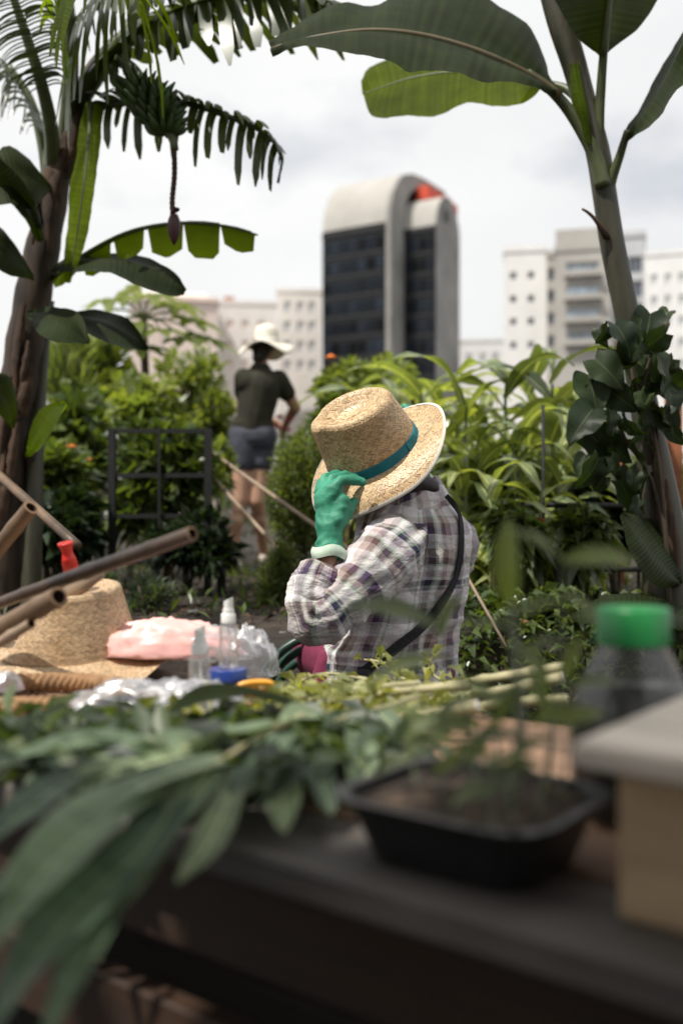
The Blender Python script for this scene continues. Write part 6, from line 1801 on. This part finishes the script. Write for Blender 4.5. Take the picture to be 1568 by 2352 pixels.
for k_, (u0, v0, u1, v1, Y_) in enumerate(((1010, 1870, 985, 1660, .93), (1060, 1880, 1075, 1690, .90), (1230, 1890, 1262, 1640, .88), (1285, 1850, 1300, 1560, .93), (960, 1860, 930, 1700, .95), (1130, 1920, 1108, 1770, .85))):
    lab_ = ("thin seedling near the left end of the planter", "short forked seedling left of the tallest one", "leaning seedling right of the tallest one", "slim seedling at the far right of the planter", "smallest seedling at the planter's left corner", "stubby seedling at the planter's front rim")[k_]
    seedling(lab_, [(u0, v0, Y_), ((u0 + u1)/2 + 8, (v0 + v1)/2, Y_), (u1, v1, Y_)], [(1, -.8 + .3*k_, 0, .4, .55), (.95, .7, -.2, .2, .6), (.8, -.7, .1, -.4, .5)], .0022)

# ------------------------------------------------------------------ cut greens in the foreground
def bigleaf(mid, w, m, parent, fold=.30, n=22, twist=0.0, name="leaf", wav=.05):
    """large lanceolate leaf along a pixel/depth midrib; w = full width in metres"""
    a = pline(mid, n); mb = MB(); rows = []
    fr = frames(a, (0, -.35, 1)); ns = 7
    for i, p in enumerate(a):
        t = i / (n - 1)
        k = (math.sin(math.pi * min(1, .06 + t*.94))**.7) * (1 - .18*t)
        tg, up, sd = fr[i]
        if twist: 
            q = Quaternion(tg, twist * t); up = q @ up; sd = q @ sd
        row = []
        for j in range(ns):
            s = j/(ns-1)*2 - 1
            row.append(p + sd*(s*w*.5*k) + up*(abs(s)*fold*w*.5*k + wav*w*math.sin(t*11 + s*1.5)*abs(s)))
        rows.append(row)
    mb.grid(rows, lambda i, j: (j/(ns-1), i/(n-1)))
    return obj(name, mb, M[m], parent)
def branch(label, stem, leaves, rad=.004):
    p = pline(stem, 18)
    r = thing("leafy_branch", label, "cut branch", p[0], 0, "cut leafy branches on the table")
    mb = MB(); mb.tube(p, [rad*(1 - .025*i) for i in range(18)], 8); obj("stem", mb, M['herbstem'], r)
    for (mid, w, m, tw) in leaves: bigleaf(mid, w, m, r, twist=tw)
    return r
branch("branch of long pale leaves drooping over the table corner at lower left",
       [(700, 1640, 1.28), (600, 1690, 1.18), (520, 1740, 1.08), (440, 1790, 1.02), (360, 1850, .96)],
       [([(520, 1745, 1.08), (420, 1775, 1.0), (250, 1845, .93), (110, 1945, .87), (-40, 2080, .81)], .058, 'cut', .2),
        ([(500, 1752, 1.07), (440, 1830, .98), (350, 1920, .92), (270, 2030, .87), (170, 2150, .83), (110, 2215, .81)], .058, 'cut', -.25),
        ([(545, 1765, 1.08), (520, 1850, .99), (470, 1950, .93), (405, 2030, .89)], .036, 'cut', -.4),
        ([(430, 1800, 1.01), (330, 1950, .88), (190, 2080, .83), (70, 2220, .78), (-20, 2380, .74)], .066, 'cut_dark', .1),
        ([(360, 1855, .96), (270, 2040, .86), (200, 2180, .80), (130, 2330, .75), (95, 2440, .73)], .036, 'cut_dark', .2),
        ([(420, 1800, 1.01), (260, 1870, .9), (100, 2010, .82), (-30, 2200, .76)], .062, 'cut_dark', .1)])
branch("branch of grey green leaves fanning to the left edge",
       [(740, 1630, 1.34), (620, 1670, 1.25), (500, 1700, 1.15), (380, 1730, 1.08), (260, 1760, 1.04)],
       [([(500, 1702, 1.15), (380, 1745, 1.06), (220, 1790, 1.0), (60, 1850, .95), (-60, 1910, .9)], .044, 'cut', .15),
        ([(560, 1688, 1.2), (470, 1705, 1.14), (340, 1745, 1.08), (210, 1740, 1.05)], .05, 'cut', -.2),
        ([(640, 1665, 1.26), (570, 1680, 1.18), (500, 1690, 1.13), (450, 1720, 1.1)], .05, 'cut', .3),
        ([(620, 1672, 1.25), (590, 1700, 1.16), (640, 1760, 1.1)], .045, 'cut', -.5),
        ([(380, 1732, 1.08), (250, 1700, 1.1), (120, 1720, 1.08), (-30, 1760, 1.05)], .04, 'cut_dark', .2),
        ([(260, 1762, 1.04), (150, 1800, .98), (40, 1880, .92), (-50, 1960, .88)], .046, 'cut_dark', .1)])
branch("branch with drooping round tipped leaves at the table centre",
       [(960, 1600, 1.55), (860, 1630, 1.42), (760, 1660, 1.3), (680, 1700, 1.2), (620, 1740, 1.12)],
       [([(640, 1735, 1.14), (645, 1790, 1.05), (650, 1850, 1.0), (655, 1915, .97)], .045, 'cut', .1),
        ([(690, 1700, 1.2), (720, 1760, 1.1), (745, 1820, 1.04), (760, 1875, 1.01)], .04, 'cut_dark', -.2),
        ([(800, 1655, 1.33), (825, 1700, 1.2), (840, 1760, 1.13), (848, 1825, 1.09)], .038, 'cut', .2),
        ([(860, 1632, 1.42), (905, 1670, 1.3), (925, 1720, 1.24)], .034, 'cut', -.3),
        ([(760, 1662, 1.3), (700, 1640, 1.28), (640, 1660, 1.22)], .042, 'cut', .2),
        ([(900, 1625, 1.46), (880, 1690, 1.3), (905, 1760, 1.2)], .030, 'cut_dark', -.2),
        ([(700, 1690, 1.21), (640, 1710, 1.14), (600, 1780, 1.06), (590, 1850, 1.02)], .04, 'cut_dark', .3),
        ([(640, 1735, 1.14), (560, 1790, 1.04), (545, 1860, 1.0)], .034, 'cut_dark', .1)])
r_ = thing("banana_leaf_piece", "single broad glossy dark leaf lying in front of the blue jar", "leaf", P(560, 1600, 1.38))
bigleaf([(395, 1640, 1.30), (470, 1606, 1.36), (560, 1598, 1.40), (640, 1615, 1.42), (725, 1645, 1.42)], .055, 'banana', r_, .35, 24, .1, "leaf_blade")

def cut_stem(label, pts, rad, nleaf, seed, ll=.05, t0=0.0, t1=.55):
    p = pline(pts, 26); base = p[0]
    r = thing("cut_herb", label, "herb", base, 0, "cut herbs bundled on the table")
    mb = MB(); rs = []
    for i in range(26): rs.append(rad * (.45 + .55*i/25) * (1 + (.25 if i % 6 == 3 else 0)))
    mb.tube(p, rs, 8); obj("stem", mb, M['herbstem'], r)
    e = MB(); e.tube([p[-1], p[-1] + (p[-1] - p[-2]).normalized()*.0012], rs[-1]*.93, 8); obj("cut_end", e, M['label'], r)
    rng = np.random.default_rng(seed); 
    ii = (rng.uniform(t0, t1, nleaf) * 25).astype(int)
    c = np.array([list(p[i]) for i in ii]) - np.array(list(base)); c += rng.normal(size=c.shape)*.004
    d = rng.normal(size=(nleaf, 3)); d[:, 0] -= .3; d[:, 2] = np.abs(d[:, 2])*.9 + .05
    Ls = ll * rng.uniform(.5, 1.3, nleaf)
    V, Fc = leafcloud(c, d, Ls, Ls*.3, rng, droop=.35)
    obj("leaves", npmesh("leaves", V, Fc), M['herb'], r)
cut_stem("uppermost long herb stem whose cut end points to the jar", [(830, 1560, 2.0), (960, 1580, 1.9), (1100, 1562, 1.82), (1300, 1532, 1.74)], .0105, 34, 1)
cut_stem("second long herb stem with reddish spots on its cut end", [(800, 1590, 1.9), (950, 1612, 1.8), (1130, 1590, 1.74), (1292, 1556, 1.7)], .0105, 30, 2)
cut_stem("third herb stem ending low beside the planter leaves", [(850, 1640, 1.6), (1000, 1640, 1.6), (1150, 1615, 1.6), (1300, 1606, 1.6)], .0085, 26, 3)
cut_stem("herb stem lying across the middle of the bundle", [(660, 1600, 1.75), (780, 1612, 1.7), (900, 1590, 1.66), (1080, 1575, 1.66)], .008, 36, 4)
cut_stem("thick pale herb stem in front of the bundle", [(760, 1660, 1.5), (880, 1655, 1.48), (980, 1640, 1.45), (1095, 1622, 1.42)], .0095, 22, 5)
cut_stem("herb stem starting beside the orange clip", [(620, 1590, 1.8), (720, 1596, 1.78), (830, 1582, 1.76), (960, 1570, 1.76)], .0065, 40, 6)
cut_stem("thin leafy herb stem arching over the magenta skirt", [(640, 1612, 1.9), (700, 1560, 1.98), (760, 1548, 2.02), (840, 1560, 2.0)], .0045, 16, 7, .055)
cut_stem("leafy herb tip rising before the plaid hem", [(1000, 1500, 2.15), (985, 1530, 2.1), (1010, 1560, 2.05), (1080, 1575, 1.95)], .004, 18, 8, .05, 0, .7)
cut_stem("leafy herb tip with pale curled leaves at the shirt front", [(835, 1515, 2.15), (870, 1520, 2.12), (900, 1545, 2.08), (960, 1575, 1.98)], .004, 20, 9, .06, 0, .7)
cut_stem("herb stem near the left under the long leaves", [(280, 1660, 1.35), (420, 1650, 1.38), (560, 1640, 1.42), (720, 1625, 1.46)], .006, 40, 10, .06)

branch("spread of pale medium leaves across the middle of the pile",
       [(900, 1640, 1.42), (760, 1680, 1.3), (620, 1700, 1.2), (480, 1690, 1.18), (330, 1700, 1.14)],
       [([(a, b, c), (a + dx*.5, b + dy*.35, c - .03), (a + dx, b + dy, c - dc)], w, m, tw) for (a, b, c, dx, dy, dc, w, m, tw) in (
        (820, 1660, 1.36, -120, 30, .06, .034, 'cut', .3), (760, 1680, 1.3, -110, 70, .08, .036, 'cut', -.3), (700, 1690, 1.26, 60, 90, .1, .034, 'cut', .3),
        (660, 1695, 1.24, -140, -10, .02, .036, 'cut', .2), (600, 1700, 1.2, -90, 90, .1, .04, 'cut', -.2), (540, 1695, 1.2, -130, 40, .07, .036, 'cut', .3),
        (480, 1690, 1.18, -150, 30, .06, .038, 'cut', -.2), (420, 1692, 1.17, -110, 80, .08, .04, 'cut_dark', .2), (360, 1700, 1.15, -150, 50, .07, .036, 'cut', .2), (330, 1700, 1.14, -140, -20, .02, .034, 'cut_dark', -.2), (860, 1650, 1.39, -20, 70, .08, .03, 'cut', .2), (780, 1670, 1.33, 20, 80, .09, .03, 'cut_dark', .1))])
def build_leaf_mass():
    rng = np.random.default_rng(40)
    def mass(n, u0, u1, v0, v1, Y0, Y1, ll, nm, m, wf=.3):
        u = rng.uniform(u0, u1, n); v = rng.uniform(v0, v1, n); f = (v - v0) / (v1 - v0)
        Y = Y1 + (Y0 - Y1) * f + rng.uniform(-.08, .08, n)
        c = np.c_[(u - CX)/F*Y, Y, CAMZ - (v - CY)/F*Y]; c[:, 2] = np.maximum(c[:, 2], TZ + .012)
        d = rng.normal(size=(n, 3)); d[:, 0] -= .7; d[:, 1] -= .3; d[:, 2] = d[:, 2]*.35
        Ls = ll * rng.uniform(.5, 1.3, n)
        V, Fc = leafcloud(c, d, Ls, Ls*wf, rng, droop=.2)
        obj(nm, npmesh(nm, V, Fc), M[m], kind='stuff')
    mass(750, 0, 820, 1650, 1760, 1.10, 1.42, .075, "cut_leaves", 'herb_dark')
    mass(420, 600, 1060, 1590, 1670, 1.45, 1.80, .05, "herb_leaves", 'herb')
    mass(260, 560, 1000, 1640, 1760, 1.15, 1.45, .06, "cut_leaves", 'herb_dark')
build_leaf_mass()
